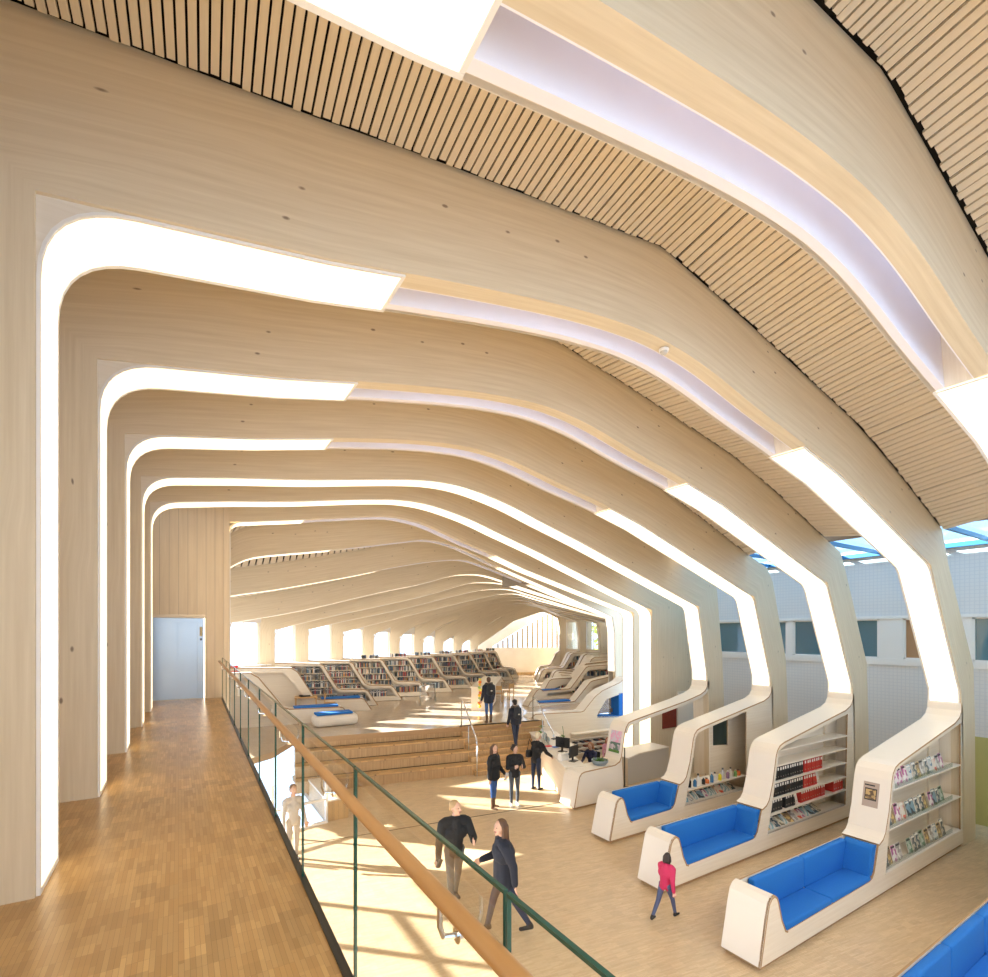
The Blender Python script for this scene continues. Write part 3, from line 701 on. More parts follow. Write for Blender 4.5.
# ------------------------------------------------------------------ sofas and shelf benches growing out of the ribs
BAND = [(14.88, 3.22), (14.87, 3.06), (14.76, 2.93), (14.5, 2.83), (11.6, 2.345), (11.42, 2.29), (11.31, 2.19), (11.25, 2.06), (11.12, 1.5), (10.98, 1.14), (10.88, 1.04), (10.73, .985)]
BIN = offset(BAND, -.035)
def rbox(mb_, lo, hi, m, fr): mb_.box(lo, hi, m, fr)
def cushion(root, fr, lo, hi, name='seat_cushion', bev=.035):
    m = MB(); m.box(lo, hi, M['blue'], fr); o = m.build(name, bevel=bev); 
    for p in o.data.polygons: p.use_smooth = True
    return world(o, root)
def sofa(k, us, label, nseat=1, hole=None, through=False, shelves=(), back_t=.40, long_to=15.02):
    fr = Fr((0, V0[k]), (1, 0)); root = thing('shelf_sofa', (us, V0[k], 0), label, 'sofa', 'sofas with shelves built into the rib feet')
    arm = [(us, .07), (us + .17, .74), (us + .22, .9), (us + .29, .975), (us + .38, 1.0), (us + .45, .95), (us + .49, .86), (us + .58, .58), (us + .68, .40), (us + .74, .375)]
    seat = [(10.36, .40), (10.47, .43), (10.56, .52), (10.72, .95)]
    body = arm + seat + list(reversed(BIN))[1:] + [(14.98, 3.15), (long_to, .07)]
    m = MB(); m.prism(body, fr, 0, .028, M['ply'], M['edge'], [hole] if hole else []); world(m.build('front_panel'), root)
    back = [(us + .015, .07), (us + .185, .74), (us + .27, .92), (us + .35, .97), (10.73, .955)] + list(reversed(BIN))[1:] + [(14.98, 3.15), (long_to, .07)]
    m = MB(); m.prism(back, fr, .572, .6, M['ply'], M['edge'], [hole] if (hole and through) else []); world(m.build('back_panel'), root)
    m = MB(); m.ribbon(BAND, BIN, fr, -.004, .604, M['white'], M['edge'], M['white']); world(m.build('top_band'), root)
    m = MB(); cap = arm[:7]; m.ribbon(cap, offset(cap, .03), fr, -.004, .604, M['white'], M['edge'], M['white'])
    tail = arm[6:]; m.ribbon(tail, offset(tail, .03), fr, -.004, .44, M['white'], M['edge'], M['white'])
    m2 = MB(); world(m.build('arm_cap'), root)
    m = MB(); m.box((us + .06, .04, 0), (long_to - .02, .56, .075), M['edge'], fr); world(m.build('plinth'), root)
    m = MB(); m.box((us + .1, .03, .1), (10.5, .57, .30), M['ply'], fr); m.box((us + .33, .565, .955), (10.7, .6, .985), M['edge'], fr) if False else None; world(m.build('seat_base'), root)
    a, b = us + .7, 10.47; d = (b - a) / nseat
    for i in range(nseat):
        cushion(root, fr, (a + d * i + .003, .012, .30), (a + d * (i + 1) - .004, .47, .465))
    for i in range(nseat):
        a2 = us + .62 if i == 0 else a + d * i
        cushion(root, fr, (a2 + .003, .45, .44), (a + d * (i + 1) + (.08 if i == nseat - 1 else -.004), .568, .965), 'back_cushion')
    m = MB(); m.prism([(10.40, .45), (10.55, .45), (10.71, .965), (10.60, .975), (10.53, .93)], fr, .03, .50, M['blue']); o = m.build('side_cushion', bevel=.02); world(o, root)
    if hole and not through:
        m = MB(); m.prism([(10.9, .40), (14.9, .40), (14.9, 2.83)] + offset(BAND, -.04)[4:9] + [(10.95, .95)], fr, back_t, back_t + .02, M['ply']); world(m.build('shelf_back'), root)
    for z, q0, q1 in shelves:
        m = MB(); m.box((q0, -.0 if z > .5 else -.012, z - .028), (q1, back_t if not through else .58, z), M['white'], fr); world(m.build('shelf_board'), root)
    return root, fr
H1 = [(11.05, .40), (14.86, .40), (14.86, 2.80), (11.62, 2.26), (11.5, 2.22), (11.38, 2.13), (11.27, 1.75), (11.16, 1.2)]
h1 = [(11.02, .39), (14.85, .39), (14.85, 2.78), (11.66, 2.27), (11.46, 2.2), (11.37, 2.08), (11.24, 1.5), (11.12, 1.05)]
H2 = [(10.93, .40), (14.5, .40), (14.62, 2.72), (11.66, 2.25), (11.46, 2.19), (11.37, 2.08), (11.24, 1.5), (11.1, .95)]
H3 = [(10.95, .40), (13.62, .40), (13.62, 2.58), (11.66, 2.25), (11.46, 2.19), (11.37, 2.08), (11.24, 1.5), (11.1, .95)]
sofa(0, 6.1, 'blue sofa cut off by the bottom right corner of the photo', 3)
r1, f1 = sofa(1, 6.95, 'nearest full blue sofa with a magazine rack at its right', 2, h1, False, [(1.86, 11.3, 14.86), (1.15, 11.14, 14.86), (.40, 10.98, 14.9)])
r2, f2 = sofa(2, 7.52, 'blue sofa with shelves of black and red binders', 1, H2, False, [(2.17, 11.38, 14.6), (1.84, 11.3, 14.6), (1.48, 11.22, 14.58), (1.12, 11.1, 14.56), (.79, 11.02, 14.54), (.40, 10.92, 14.52)])
r3, f3 = sofa(3, 8.3, 'small blue sofa with an open shelf of bottles behind it', 1, H3, True, [(.78, 10.98, 13.62), (.40, 10.93, 13.62)])
for f, root, n in ((f1, r1, 3), (f2, r2, 3)):
    m = MB(); m.box((14.2, .36, .42), (14.24, .40, 2.65), M['plyo'], f); world(m.build('upright'), root)
for z in (1.86, 1.15, .42):
    m = MB(); m.box((11.45 - (1.86 - z) * .3, .012, z + .002), (14.4, .018, z + .10), M['clearac'], f1); world(m.build('acrylic_lip'), r1)
# side board with the dark grille seen through the open shelf
m = MB(); m.prism([(12.66, .42), (13.62, .42), (13.62, 2.55), (12.66, 2.42)], f3, .50, .52, M['ply'], None, [[(12.82, 1.62), (13.54, 1.55), (13.54, 2.42), (12.82, 2.34)]]); world(m.build('side_board'), r3)
root = thing('grille', f3.p(13.1, 1.6, .52), 'dark ribbed grille in the board behind the bottles', 'grille')
m = MB(); m.prism([(12.82, 1.62), (13.54, 1.55), (13.54, 2.42), (12.82, 2.34)], f3, .55, .56, M['black']); world(m.build('backing'), root)
for i in range(12):
    m = MB(); q = 12.84 + i * .058; m.box((q, .525, 1.6), (q + .03, .549, 2.33), colmat('dark_green_fin', (.05, .075, .065), .5), f3); world(m.build('slat'), root)

# ------------------------------------------------------------------ service desk at the fourth rib
f4 = Fr((0, V0[4]), (1, 0)); root = thing('service_desk', (9.08, V0[4], 0), 'white plywood edged desk foot of the fourth rib with a poster on its upright', 'desk')
cap = [(9.08, .06), (9.22, .72), (9.27, .88), (9.35, .965), (9.48, .995)]
top = [(10.62, 1.02), (10.80, 1.10), (10.86, 1.22), (11.0, 1.9), (11.06, 2.06), (11.17, 2.19), (11.4, 2.245), (13.73, 2.63), (14.5, 2.8), (14.74, 2.9), (14.85, 3.04), (14.87, 3.2)]
bp = cap + top
m = MB(); m.ribbon(bp, offset(bp, .035), f4, -.004, .604, M['white'], M['edge'], M['white']); world(m.build('top_band'), root)
m = MB(); m.prism([(9.1, .06)] + [(p[0] + .03, p[1] - .03) for p in cap[1:]] + [(10.62, .985), (10.83, 1.06), (10.9, 1.2), (10.98, .06)], f4, 0, .028, M['white'], M['edge']); world(m.build('front_panel'), root)
m = MB(); m.prism([(9.1, .06)] + [(p[0] + .03, p[1] - .03) for p in cap[1:]] + [(10.62, .985), (10.83, 1.06), (10.98, .06)], f4, .57, .6, M['ply']); world(m.build('back_panel'), root)
m = MB(); m.ribbon(offset(top, .036)[3:], offset(top, .13)[3:], f4, .0, .6, M['ply'], M['white']); world(m.build('arch_lining'), root)
m = MB(); m.box((9.14, .04, 0), (10.95, .56, .06), M['edge'], f4); world(m.build('plinth'), root)
def poster(name, fr, q0, q1, z0, z1, slope, label, mats, t0=.05, t1=.5):
    pass
# long counter running from the desk to the stage
cf = Fr((9.28, 11.06), (2.05, 4.55)); cl = math.hypot(2.05, 4.55)
root = thing('counter', (9.28, 11.06, 0), 'long pale service counter between the oak stairs and the white desk foot', 'counter')
m = MB(); m.box((.0, -.03, .05), (cl, .0, .99), M['ply'], cf); world(m.build('front_panel'), root)
m = MB(); m.box((-.02, -.62, .99), (cl * .42, .03, 1.02), M['white'], cf); world(m.build('desk_top'), root)
m = MB(); m.box((cl * .42, -1.0, 1.02), (cl, .03, 1.06), M['white'], cf); m.box((cl * .42, -.9, .05), (cl * .42 + .03, -.03, 1.02), M['ply'], cf); world(m.build('high_top'), root)
m = MB(); m.box((cl * .42, -.95, .05), (cl, -.92, 1.02), M['ply'], cf); world(m.build('inner_panel'), root)
m = MB(); m.box((.02, -.58, 0), (cl, -.02, .05), M['edge'], cf); world(m.build('plinth'), root)

# partition of rib seven behind the desk
f7 = Fr((0, 16.62), (1, -.031)); root = thing('partition_bench', f7.p(11.87, 0), 'pale plywood partition behind the desk with a blue lined niche', 'partition')
po = [(11.87, 0), (11.87, 1.2), (11.95, 1.42), (12.12, 1.53), (14.45, 1.44), (14.62, 1.47), (15.26, 2.05), (15.66, 2.27), (16.7, 2.58), (17.05, 2.8), (17.1, 0)]
nich = [(15.34, 1.2), (15.42, 1.36), (15.86, 1.88), (15.98, 1.92), (17.02, 2.14), (17.04, 1.08)]
m = MB(); m.prism(po, f7, 0, .04, M['ply'], M['edge'], [nich]); world(m.build('front_panel'), root)
bd = po[1:-1]; m = MB(); m.ribbon(offset(bd, -.034), bd, f7, -.003, .55, M['white'], M['edge']); world(m.build('top_band'), root)
m = MB(); m.ribbon([(15.40, 1.22), (17.02, 1.11)], [(15.36, 1.14), (17.02, 1.03)], f7, .0, .5, M['blue']); m.box((16.62, .0, 1.12), (17.0, .5, 2.12), M['blue'], f7); world(m.build('niche_cushion'), root)
m = MB(); m.prism([(15.3, 1.15), (17.05, 1.05), (17.05, 2.2), (15.8, 1.95)], f7, .3, .31, M['pane']); world(m.build('niche_glass'), root)
# low pamphlet shelf in front of the partition
pf = Fr((12.75, 14.9), (1, -.06)); root = thing('pamphlet_shelf', (12.75, 14.9, 0), 'low pale shelf unit of pamphlet slots behind the desk', 'shelf')
m = MB(); m.box((0, 0, 0), (2.0, .02, .95), M['ply'], pf); m.box((0, -.3, .93), (2.0, .02, .96), M['plyo'], pf)
world(m.build('carcass'), root)
for i in range(4):
    m = MB(); z = .2 + i * .18; m.box((.02, -.28, z), (1.98, .0, z + .02), M['white'], pf); world(m.build('shelf_board'), root)
for i in range(11):
    for j in (1, 2, 3):
        if (i * 7 + j * 3) % 4 == 0: continue
        m = MB(); m.box((.06 + i * .17, -.26, .2 + j * .18 - .155), (.17 + i * .17, -.06, .2 + j * .18 - .11), colmat('pamphlet_%d' % (i % 4), [(.03, .03, .04), (.25, .24, .22), (.05, .06, .09), (.3, .1, .06)][i % 4]), pf)
        tag(m.build('pamphlet_stack'), 'pamphlets, %s slot from the left, %s row of the low shelf behind the desk' % (['first', 'second', 'third', 'fourth', 'fifth', 'sixth', 'seventh', 'eighth', 'ninth', 'tenth', 'last'][i], ['', 'lowest', 'middle', 'upper'][j]), 'pamphlets', 'pamphlets in the low shelf')
# white console beyond the fourth rib arch
xf = Fr((12.05, 11.3), (1, .02)); root = thing('console', (12.05, 11.3, 0), 'pale box console standing under the arch of the fourth rib', 'cabinet')
m = MB(); m.prism([(0, 0), (0, .80), (.32, .86), (.55, .9), (2.0, .93), (2.0, 0)], xf, 0, .75, M['grey'], M['plyo']); world(m.build('body'), root)
m = MB(); m.ribbon([(-.02, .81), (.5, .905), (2.0, .935)], [(-.02, .85), (.5, .94), (2.0, .97)], xf, -.02, .78, M['white']); world(m.build('lid'), root)
root = thing('floor_stand', (11.75, 11.15, 0), 'thin black stand on the floor beside the white console', 'stand')
m = MB(); m.tube([(11.75, 11.15, .0), (11.75, 11.15, 1.25)], .018, M['black']); world(m.build('pole'), root)
m = MB(); m.lathe([(0, 0), (.16, 0), (.16, .02), (.03, .035), (0, .035)], M['black'], (11.75, 11.15, 0)); world(m.build('foot'), root)
o = MB(); o.box((15.0, 12.36, 1.3), (15.75, 12.40, 2.25), M['red']); tag(o.build('noticeboard'), 'dark red noticeboard on the wall behind the fourth rib', 'board')
o = MB(); o.box((15.8, 12.34, 1.2), (16.7, 12.40, 2.6), M['white']); tag(o.build('white_panel'), 'white panel on the wall beside the dark red noticeboard', 'panel')

# ------------------------------------------------------------------ print materials for covers
def cover_mat(name, base, pic, seed, scale=9.):
    m, nt, b = new_mat(name); L = nt.links.new
    tc = N(nt, 'ShaderNodeTexCoord'); mp = N(nt, 'ShaderNodeMapping'); mp.inputs['Location'].default_value = (seed * 3.1, seed * 1.7, seed)
    L(tc.outputs['Object'], mp.inputs['Vector']); v = N(nt, 'ShaderNodeTexVoronoi'); v.inputs['Scale'].default_value = scale; L(mp.outputs[0], v.inputs['Vector'])
    mx = N(nt, 'ShaderNodeMix', data_type='RGBA'); mx.inputs[6].default_value = (*base, 1); mx.inputs[7].default_value = (*pic, 1)
    mr = N(nt, 'ShaderNodeMapRange'); mr.inputs['From Min'].default_value = .25; mr.inputs['From Max'].default_value = .5
    sp = N(nt, 'ShaderNodeSeparateColor'); L(v.outputs['Color'], sp.inputs[0]); L(sp.outputs[0], mr.inputs['Value']); L(mr.outputs[0], mx.inputs[0])
    L(mx.outputs[2], b.inputs['Base Color']); b.inputs['Roughness'].default_value = .3; return m
CV = [cover_mat('cover_%d' % i, a, c, i, 14) for i, (a, c) in enumerate([((.75, .74, .7), (.25, .45, .5)), ((.05, .09, .12), (.55, .5, .42)), ((.7, .1, .06), (.75, .68, .6)), ((.04, .05, .06), (.2, .33, .42)), ((.72, .66, .52), (.2, .16, .1)), ((.1, .22, .35), (.7, .7, .68)), ((.75, .55, .2), (.3, .2, .12)), ((.55, .6, .55), (.12, .25, .14)), ((.8, .76, .74), (.45, .1, .3)), ((.3, .28, .27), (.75, .73, .7))])]
CVN = ['white and teal', 'dark', 'red', 'black and blue', 'cream', 'navy', 'orange', 'green', 'white and pink', 'grey']
ORDN = ['first', 'second', 'third', 'fourth', 'fifth', 'sixth', 'seventh', 'eighth', 'ninth', 'tenth', 'eleventh', 'twelfth', 'thirteenth', 'fourteenth', 'fifteenth', 'sixteenth', 'seventeenth', 'eighteenth', 'nineteenth', 'twentieth', 'twenty-first', 'twenty-second', 'twenty-third', 'twenty-fourth', 'twenty-fifth', 'twenty-sixth', 'twenty-seventh', 'twenty-eighth', 'twenty-ninth', 'thirtieth', 'thirty-first', 'thirty-second', 'thirty-third', 'thirty-fourth', 'thirty-fifth', 'thirty-sixth', 'thirty-seventh', 'thirty-eighth', 'thirty-ninth', 'fortieth']
_magmesh = {}
def magazine(i, loc, rz, lean, sz=(.21, .28), label='', group='', name='magazine'):
    key = (i, sz)
    if key not in _magmesh:
        w, h = sz; m = MB(); m.box((-w / 2, 0, 0), (w / 2, .008, h), M['paper']); m.box((-w / 2, -.002, 0), (w / 2, 0, h), CV[i]); m.box((-w / 2 + .02, -.003, h * .84), (w / 2 - .03, -.002, h * .95), M['paper'] if i in (1, 2, 3, 5) else M['black'])
        _magmesh[key] = m.mesh('magazine')
    o = bpy.data.objects.new(name, _magmesh[key]); COL.objects.link(o); o.location = loc; o.rotation_euler = (-lean, 0, rz)
    return tag(o, label, 'magazine', group)
rng = random.Random(3)
for z, rn, qs in ((1.862, 'top', [(11.55, 4), (12.42, 4), (13.25, 5)]), (1.152, 'middle', [(11.42, 4), (12.36, 5), (13.46, 4)]), (.402, 'bottom', [(11.28, 4), (12.4, 4), (13.3, 5)])):
    n = 0
    for q0, c in qs:
        for i in range(c):
            ci = rng.choice([1, 3, 5, 2, 9, 7, 1, 3, 8, 6, 1]) if not (rn == 'top' and q0 < 12) else rng.choice([0, 8, 4]); h = rng.uniform(.29, .34)
            magazine(ci, f1.p(q0 + i * .205 + rng.uniform(-.01, .01), z, .07 + rng.uniform(0, .02)), 0, .22, (.2, round(h, 2)), '%s magazine, %s from the left on the %s shelf of the nearest rack' % (CVN[ci], ORDN[n], rn), 'magazines on the nearest rack'); n += 1
for i, q in enumerate((12.95, 13.12, 13.3)):
    magazine(4 if i else 0, f1.p(q, 1.152 + .26, .28), 0, .1, (.17, .26), 'pale leaflet, %s from the left behind the middle row of the nearest rack' % ORDN[i], 'leaflets on the nearest rack', 'leaflet') if False else None
# binders
_bm = {}
def binder(kind, loc, label, tilt=0):
    if kind not in _bm:
        cm = {'black': colmat('black_binder', (.012, .013, .016), .5), 'red': colmat('red_binder', (.50, .03, .02), .5), 'white': colmat('white_binder', (.75, .74, .7), .5)}[kind]
        a = MB(); a.box((0, 0, 0), (.098, .26, .30), cm); b = MB(); b.box((.022, -.002, .21), (.076, 0, .275), M['paper']); c = MB(); c.lathe([(0, 0), (.014, 0), (.014, .004), (.008, .004), (0, .002)], M['chrome'], n=12)
        for i_, v in enumerate(c.v): c.v[i_] = (.049 + v[0], -.001 - v[2], .07 + v[1])
        _bm[kind] = (a.mesh('binder'), b.mesh('spine_label'), c.mesh('finger_ring'))
    me = _bm[kind]
    o = bpy.data.objects.new('binder', me[0]); COL.objects.link(o); o.location = loc; o.rotation_euler = (0, tilt, 0)
    tag(o, label, 'binder', 'ring binders on the sofa shelves')
    for nm, mm in (('spine_label', me[1]), ('finger_ring', me[2])):
        ch = bpy.data.objects.new(nm, mm); COL.objects.link(ch); ch.parent = o
for z, rn, runs in ((1.482, 'highest', [('black', 11.33, 12), ('red', 12.62, 8)]), (1.122, 'middle', [('black', 11.22, 13), ('red', 12.58, 6)]), (.792, 'lowest', [('black', 11.14, 5), ('black', 11.78, 4), ('red', 12.45, 11), ('red', 14.0, 5)])):
    n = {}
    for kind, q, c in runs:
        for i in range(c):
            n[kind] = n.get(kind, 0) + 1
            binder(kind, f2.p(q + i * .103, z, .06 + rng.uniform(0, .012)), '%s %s binder from the left on the %s binder row' % (ORDN[n[kind] - 1], kind, rn))
binder('white', f2.p(12.22, .80, .06), 'white binder leaning beside the black ones on the lowest binder row', -.35)
binder('white', f2.p(13.22, 1.13, .06), 'white binder leaning against red ones on the middle binder row', -.35)
for i in range(13):
    ci = rng.randrange(10)
    magazine(ci, f2.p(11.15 + i * .19, .402, .1), rng.uniform(-.3, .3), .95, (.2, .28), '%s magazine lying back, %s from the left below the binders' % (CVN[ci], ORDN[i]), 'magazines below the binders')
# bottles and small things on the third sofa's shelf
BC = [((.05, .3, .32), 'teal'), ((.02, .02, .025), 'black'), ((.06, .2, .4), 'blue'), ((.8, .78, .74), 'white'), ((.02, .02, .02), 'black'), ((.75, .2, .05), 'orange'), ((.05, .12, .35), 'blue'), ((.75, .73, .7), 'white'), ((.85, .72, .05), 'yellow'), ((.6, .6, .62), 'silver'), ((.3, .18, .3), 'purple'), ((.7, .68, .66), 'white'), ((.2, .4, .15), 'green'), ((.8, .3, .1), 'orange')]
for i, (c, cn) in enumerate(BC):
    q = 11.12 + i * .178; h = [.2, .26, .22, .3, .2, .14, .26, .24, .22, .3, .22, .27, .2, .16][i]; tt = .1 + .035 * (i % 2)
    root = thing('bottle', f3.p(q, .78, tt), '%s bottle or jar, %s from the left on the open shelf of the small sofa' % (cn, ORDN[i]), 'bottle', 'bottles on the open shelf')
    b = MB(); r = .045 if h > .18 else .07; b.lathe([(0, 0), (r, 0), (r, h * .62), (r * .45, h * .78), (r * .4, h * .86), (0, h * .86)], colmat('bottle_' + cn, c, .25), n=12); world(b.build('body', loc=f3.p(q, .78, tt), smooth=False), root)
    b = MB(); b.lathe([(0, h * .86), (r * .5, h * .86), (r * .5, h), (0, h)], colmat('cap_dark' if i % 2 else 'cap_light', (.05, .05, .06) if i % 2 else (.8, .8, .78)), n=12); world(b.build('cap', loc=f3.p(q, .78, tt)), root)
for i in range(12):
    ci = rng.randrange(10)
    magazine(ci, f3.p(11.05 + i * .2, .402, .15), rng.uniform(-.4, .4), .9, (.2, .26), '%s picture book lying back, %s from the left under the bottles' % (CVN[ci], ORDN[i]), 'picture books under the bottles', 'picture_book')

# posters on the uprights
def slanted_poster(name, fr, P, Q, t0, t1, label, cat, layers):
    """poster on a slanted upright between profile points P (low) and Q (high)"""
    d = Vector((Q[0] - P[0], Q[1] - P[1])); n = Vector((-d.y, d.x)).normalized()
    root = thing(name, fr.p(P[0], P[1], (t0 + t1) / 2), label, cat)
    for nm, a0, a1, b0, b1, lift, m_ in layers:
        m = MB(); c = []
        for lf in (lift - .0015, lift):
            for (a, b) in ((a0, b0), (a1, b0), (a1, b1), (a0, b1)):
                p = Vector(P) + d * b + n * lf; c.append(fr.p(p.x, p.y, t1 + (t0 - t1) * a))
        m.hexa(c, m_); world(m.build(nm), root)
    return root
cr = cover_mat('crowd_print', (.5, .33, .13), (.12, .07, .03), 5, 22)
slanted_poster('poster', f1, (11.14, 1.56), (11.255, 2.06), .17, .43, 'small brown poster with a dark framed picture on the nearest sofa upright', 'poster',
               [('sheet', 0, 1, -.12, .78, .011, plain('poster_taupe', (.42, .33, .27), .6)), ('picture_frame', .12, .88, .12, .56, .014, plain('poster_dark', (.05, .04, .03), .6)), ('picture', .18, .82, .17, .51, .017, cr), ('heading', .08, .72, .64, .69, .014, M['black'])])
fl = cover_mat('flower_print', (.55, .45, .50), (.10, .16, .12), 9, 12); fp_ = cover_mat('pink_print', (.75, .35, .5), (.6, .55, .6), 12, 14)
slanted_poster('poster', f4, (10.88, 1.32), (11.0, 1.9), .08, .5, 'pink and green printed poster on the desk upright', 'poster', [('sheet', 0, 1, -.05, 1.02, .011, fp_), ('lower_picture', .0, 1, -.03, .45, .014, fl), ('grass_strip', 0, 1, -.05, .08, .017, M['foliage'])])

# ------------------------------------------------------------------ desk things
def monitor(loc, rz, label):
    root = thing('monitor', loc, label, 'monitor', 'desk monitors', rz)
    m = MB(); m.box((-.25, -.015, .13), (.25, .02, .46), M['black']); o = m.build('screen', root, bevel=.008)
    m = MB(); m.box((-.03, .02, .02), (.03, .05, .3), M['black']); m.build('stem', root)
    m = MB(); m.box((-.13, -.09, 0), (.13, .1, .02), M['black']); m.build('foot', root, bevel=.006)
    return root
monitor(cf.p(1.75, 1.06 if False else 1.02, -.42), R(112), 'black monitor turned sideways on the middle of the counter')
monitor((10.05, 11.35, 1.02) if False else cf.p(.55, 1.02, -.42), R(20), 'black monitor at the white end of the counter')
o = MB(); o.box((-.22, -.07, 0), (.22, .07, .02), M['black']); k_ = o.build('keyboard', loc=cf.p(1.35, 1.02, -.45), bevel=.005); k_.rotation_euler = (0, 0, R(10)); tag(k_, 'black keyboard on the counter beside the sideways monitor', 'keyboard')
o = MB(); o.box((-.13, -.09, 0), (.13, .09, .2), M['paper']); k_ = o.build('paper_tray', loc=cf.p(.75, 1.02, -.15)); tag(k_, 'white card holder on the counter before the near monitor', 'holder')
rp_ = f4.p(10.3, 1.0, .28)
root = thing('planter_bowl', rp_, 'grey bowl of green succulents on the white desk foot', 'plant')
m = MB(); m.lathe([(0, 0), (.17, 0), (.24, .10), (.24, .15), (.21, .15), (.2, .12), (0, .12)], plain('grey_glaze', (.2, .24, .26), .4), n=24); world(m.build('bowl', loc=rp_), root)
m = MB()
for i in range(60):
    a = rng.uniform(0, 6.28); r = rng.uniform(0, .19); h = rng.uniform(.04, .1); px, py = r * math.cos(a), r * math.sin(a); b2 = rng.uniform(0, 6.28)
    m.face([(px - .02 * math.cos(b2), py - .02 * math.sin(b2), .12), (px + .02 * math.cos(b2), py + .02 * math.sin(b2), .12), (px + .05 * math.cos(b2 + 1), py + .05 * math.sin(b2 + 1), .13 + h)], M['foliage'])
world(m.build('leaves', loc=rp_), root)
def orchid(loc, label, pot=True, h=.55):
    root = thing('potted_plant', loc, label, 'plant')
    m = MB(); m.lathe([(0, 0), (.06, 0), (.075, .12), (.06, .12), (0, .1)], M['chrome'] if not pot else plain('white_pot', (.8, .8, .78), .3), n=16); world(m.build('pot', loc=loc), root)
    m = MB(); m.tube([(0, 0, .1), (.02, 0, h * .6), (.0, .03, h)], .008, M['foliage'], 6); world(m.build('stem', loc=loc), root)
    m = MB()
    for i in range(9):
        a = i * .7; l = .22 if i < 6 else .12; z = .13 + .02 * (i % 3)
        m.face([(0, 0, z), (.35 * l * math.cos(a - .35), .35 * l * math.sin(a - .35), z + .08), (l * math.cos(a), l * math.sin(a), z + .05), (.35 * l * math.cos(a + .35), .35 * l * math.sin(a + .35), z + .08)], M['foliage'])
    world(m.build('leaves', loc=loc), root)
orchid(cf.p(2.9, 1.06, -.75), 'green orchid with one tall stem on the back of the counter')
orchid(cf.p(4.75, 1.06, -.45), 'slim green plant in a silver pot at the stair end of the counter', False, .5)
orchid(cf.p(3.7, 1.06, -.15), 'low leafy plant on the counter edge beside the brochure stand', True, .2)
# brochure stand
root = thing('brochure_stand', cf.p(2.95, 1.06, -.12), 'clear brochure stand with pale leaflets on the counter front', 'stand')
for i in range(2):
    for j in range(3):
        m = MB(); m.box((2.55 + j * .22, -.2 + i * .1, 1.06 + i * .12), (2.72 + j * .22, -.19 + i * .1, 1.30 + i * .14), CV[(i * 3 + j) % 10 if (i + j) % 2 else 0], cf); world(m.build('leaflet'), root)
m = MB(); m.box((2.5, -.28, 1.06), (3.25, -.02, 1.075), M['white'], cf); m.box((2.5, -.03, 1.06), (3.25, -.022, 1.25), M['clearac'], cf); world(m.build('tray'), root)
for i, (q, t, c) in enumerate(((2.2, -.3, (.1, .2, .5)), (2.35, -.1, (.7, .1, .1)), (3.45, -.6, (.05, .05, .05)))):
    o = MB(); o.box((-.1, -.07, 0), (.1, .07, .03), colmat('booklet_%d' % i, c)); k_ = o.build('booklet', loc=cf.p(q, 1.06 if q > 2.1 else 1.02, t)); tag(k_, ['blue booklet on the counter by the sideways monitor', 'red booklet at the front of the counter', 'black booklet at the back of the counter'][i], 'booklet', 'booklets on the counter')

# ------------------------------------------------------------------ bookcases of the back hall
def unit(k, side, out, hole_list, label, seat=None, group='bookcases at the rib feet', dep=.5):
    fr, W, B = BF[k]
    root = thing('bookcase', fr.p(out[0][0], ZS), label, 'bookcase', group)
    m = MB(); m.prism(out, fr, 0, .03, M['ply'], M['edge'], hole_list); world(m.build('front_panel'), root)
    m = MB(); m.prism(out, fr, .36, .39, M['ply'], M['edge']); world(m.build('back_panel'), root)
    bd = out[:-1] if side == 'L' else out[1:]
    return root, fr
def bandrib(root, fr, bd, w=.5):
    m = MB(); m.ribbon(bd, offset(bd, .04), fr, -.006, w, M['white'], M['edge'], M['white']); world(m.build('top_band'), root)
BKC = [((.02, .022, .03), 'black'), ((.05, .07, .12), 'navy'), ((.75, .73, .68), 'white'), ((.4, .05, .04), 'red'), ((.12, .13, .14), 'dark grey'), ((.1, .22, .3), 'teal'), ((.5, .45, .36), 'beige'), ((.03, .05, .03), 'dark green'), ((.6, .3, .08), 'orange'), ((.25, .26, .28), 'grey')]
BKM = [colmat('book_%s' % n.replace(' ', '_'), c, .5) for c, n in BKC]
_bk = []
for i in range(10):
    m = MB(); m.box((0, 0, 0), (1, .17, 1), BKM[i]); m.box((.12, .004, .985), (.88, .165, .9995), M['paper']); m.box((.15, -.0015, .7), (.85, 0, .84), M['paper'] if i not in (2, 6) else M['black']); _bk.append(m.mesh('book'))
nbook = 0; far = MB()
def row(fr, q0, q1, z, hmax, t, where, individual):
    global nbook
    q = q0; n = 0
    while q < q1 - .03:
        wd = rng.uniform(.028, .06); h = hmax * rng.uniform(.72, .95); ci = rng.choice([0, 0, 1, 1, 2, 2, 3, 4, 4, 5, 6, 7, 8, 9])
        if rng.random() < .05: q += rng.uniform(.05, .2)
        if q + wd > q1: break
        if individual and nbook < 300 and n < 40:
            o = bpy.data.objects.new('book', _bk[ci]); COL.objects.link(o); o.location = fr.p(q, z, t); o.rotation_euler = (0, 0, fr.ang); o.scale = (wd - .003, 1, h)
            tag(o, '%s book, %s from the left, %s' % (BKC[ci][1], ORDN[n], where), 'book', 'books in the back hall'); nbook += 1
        else: far.box((q, t, z), (q + wd - .003, t + .17, z + h), BKM[ci], fr)
        q += wd; n += 1
LEFTW = {10: 'nearest left bookcase', 11: 'second nearest left bookcase'}
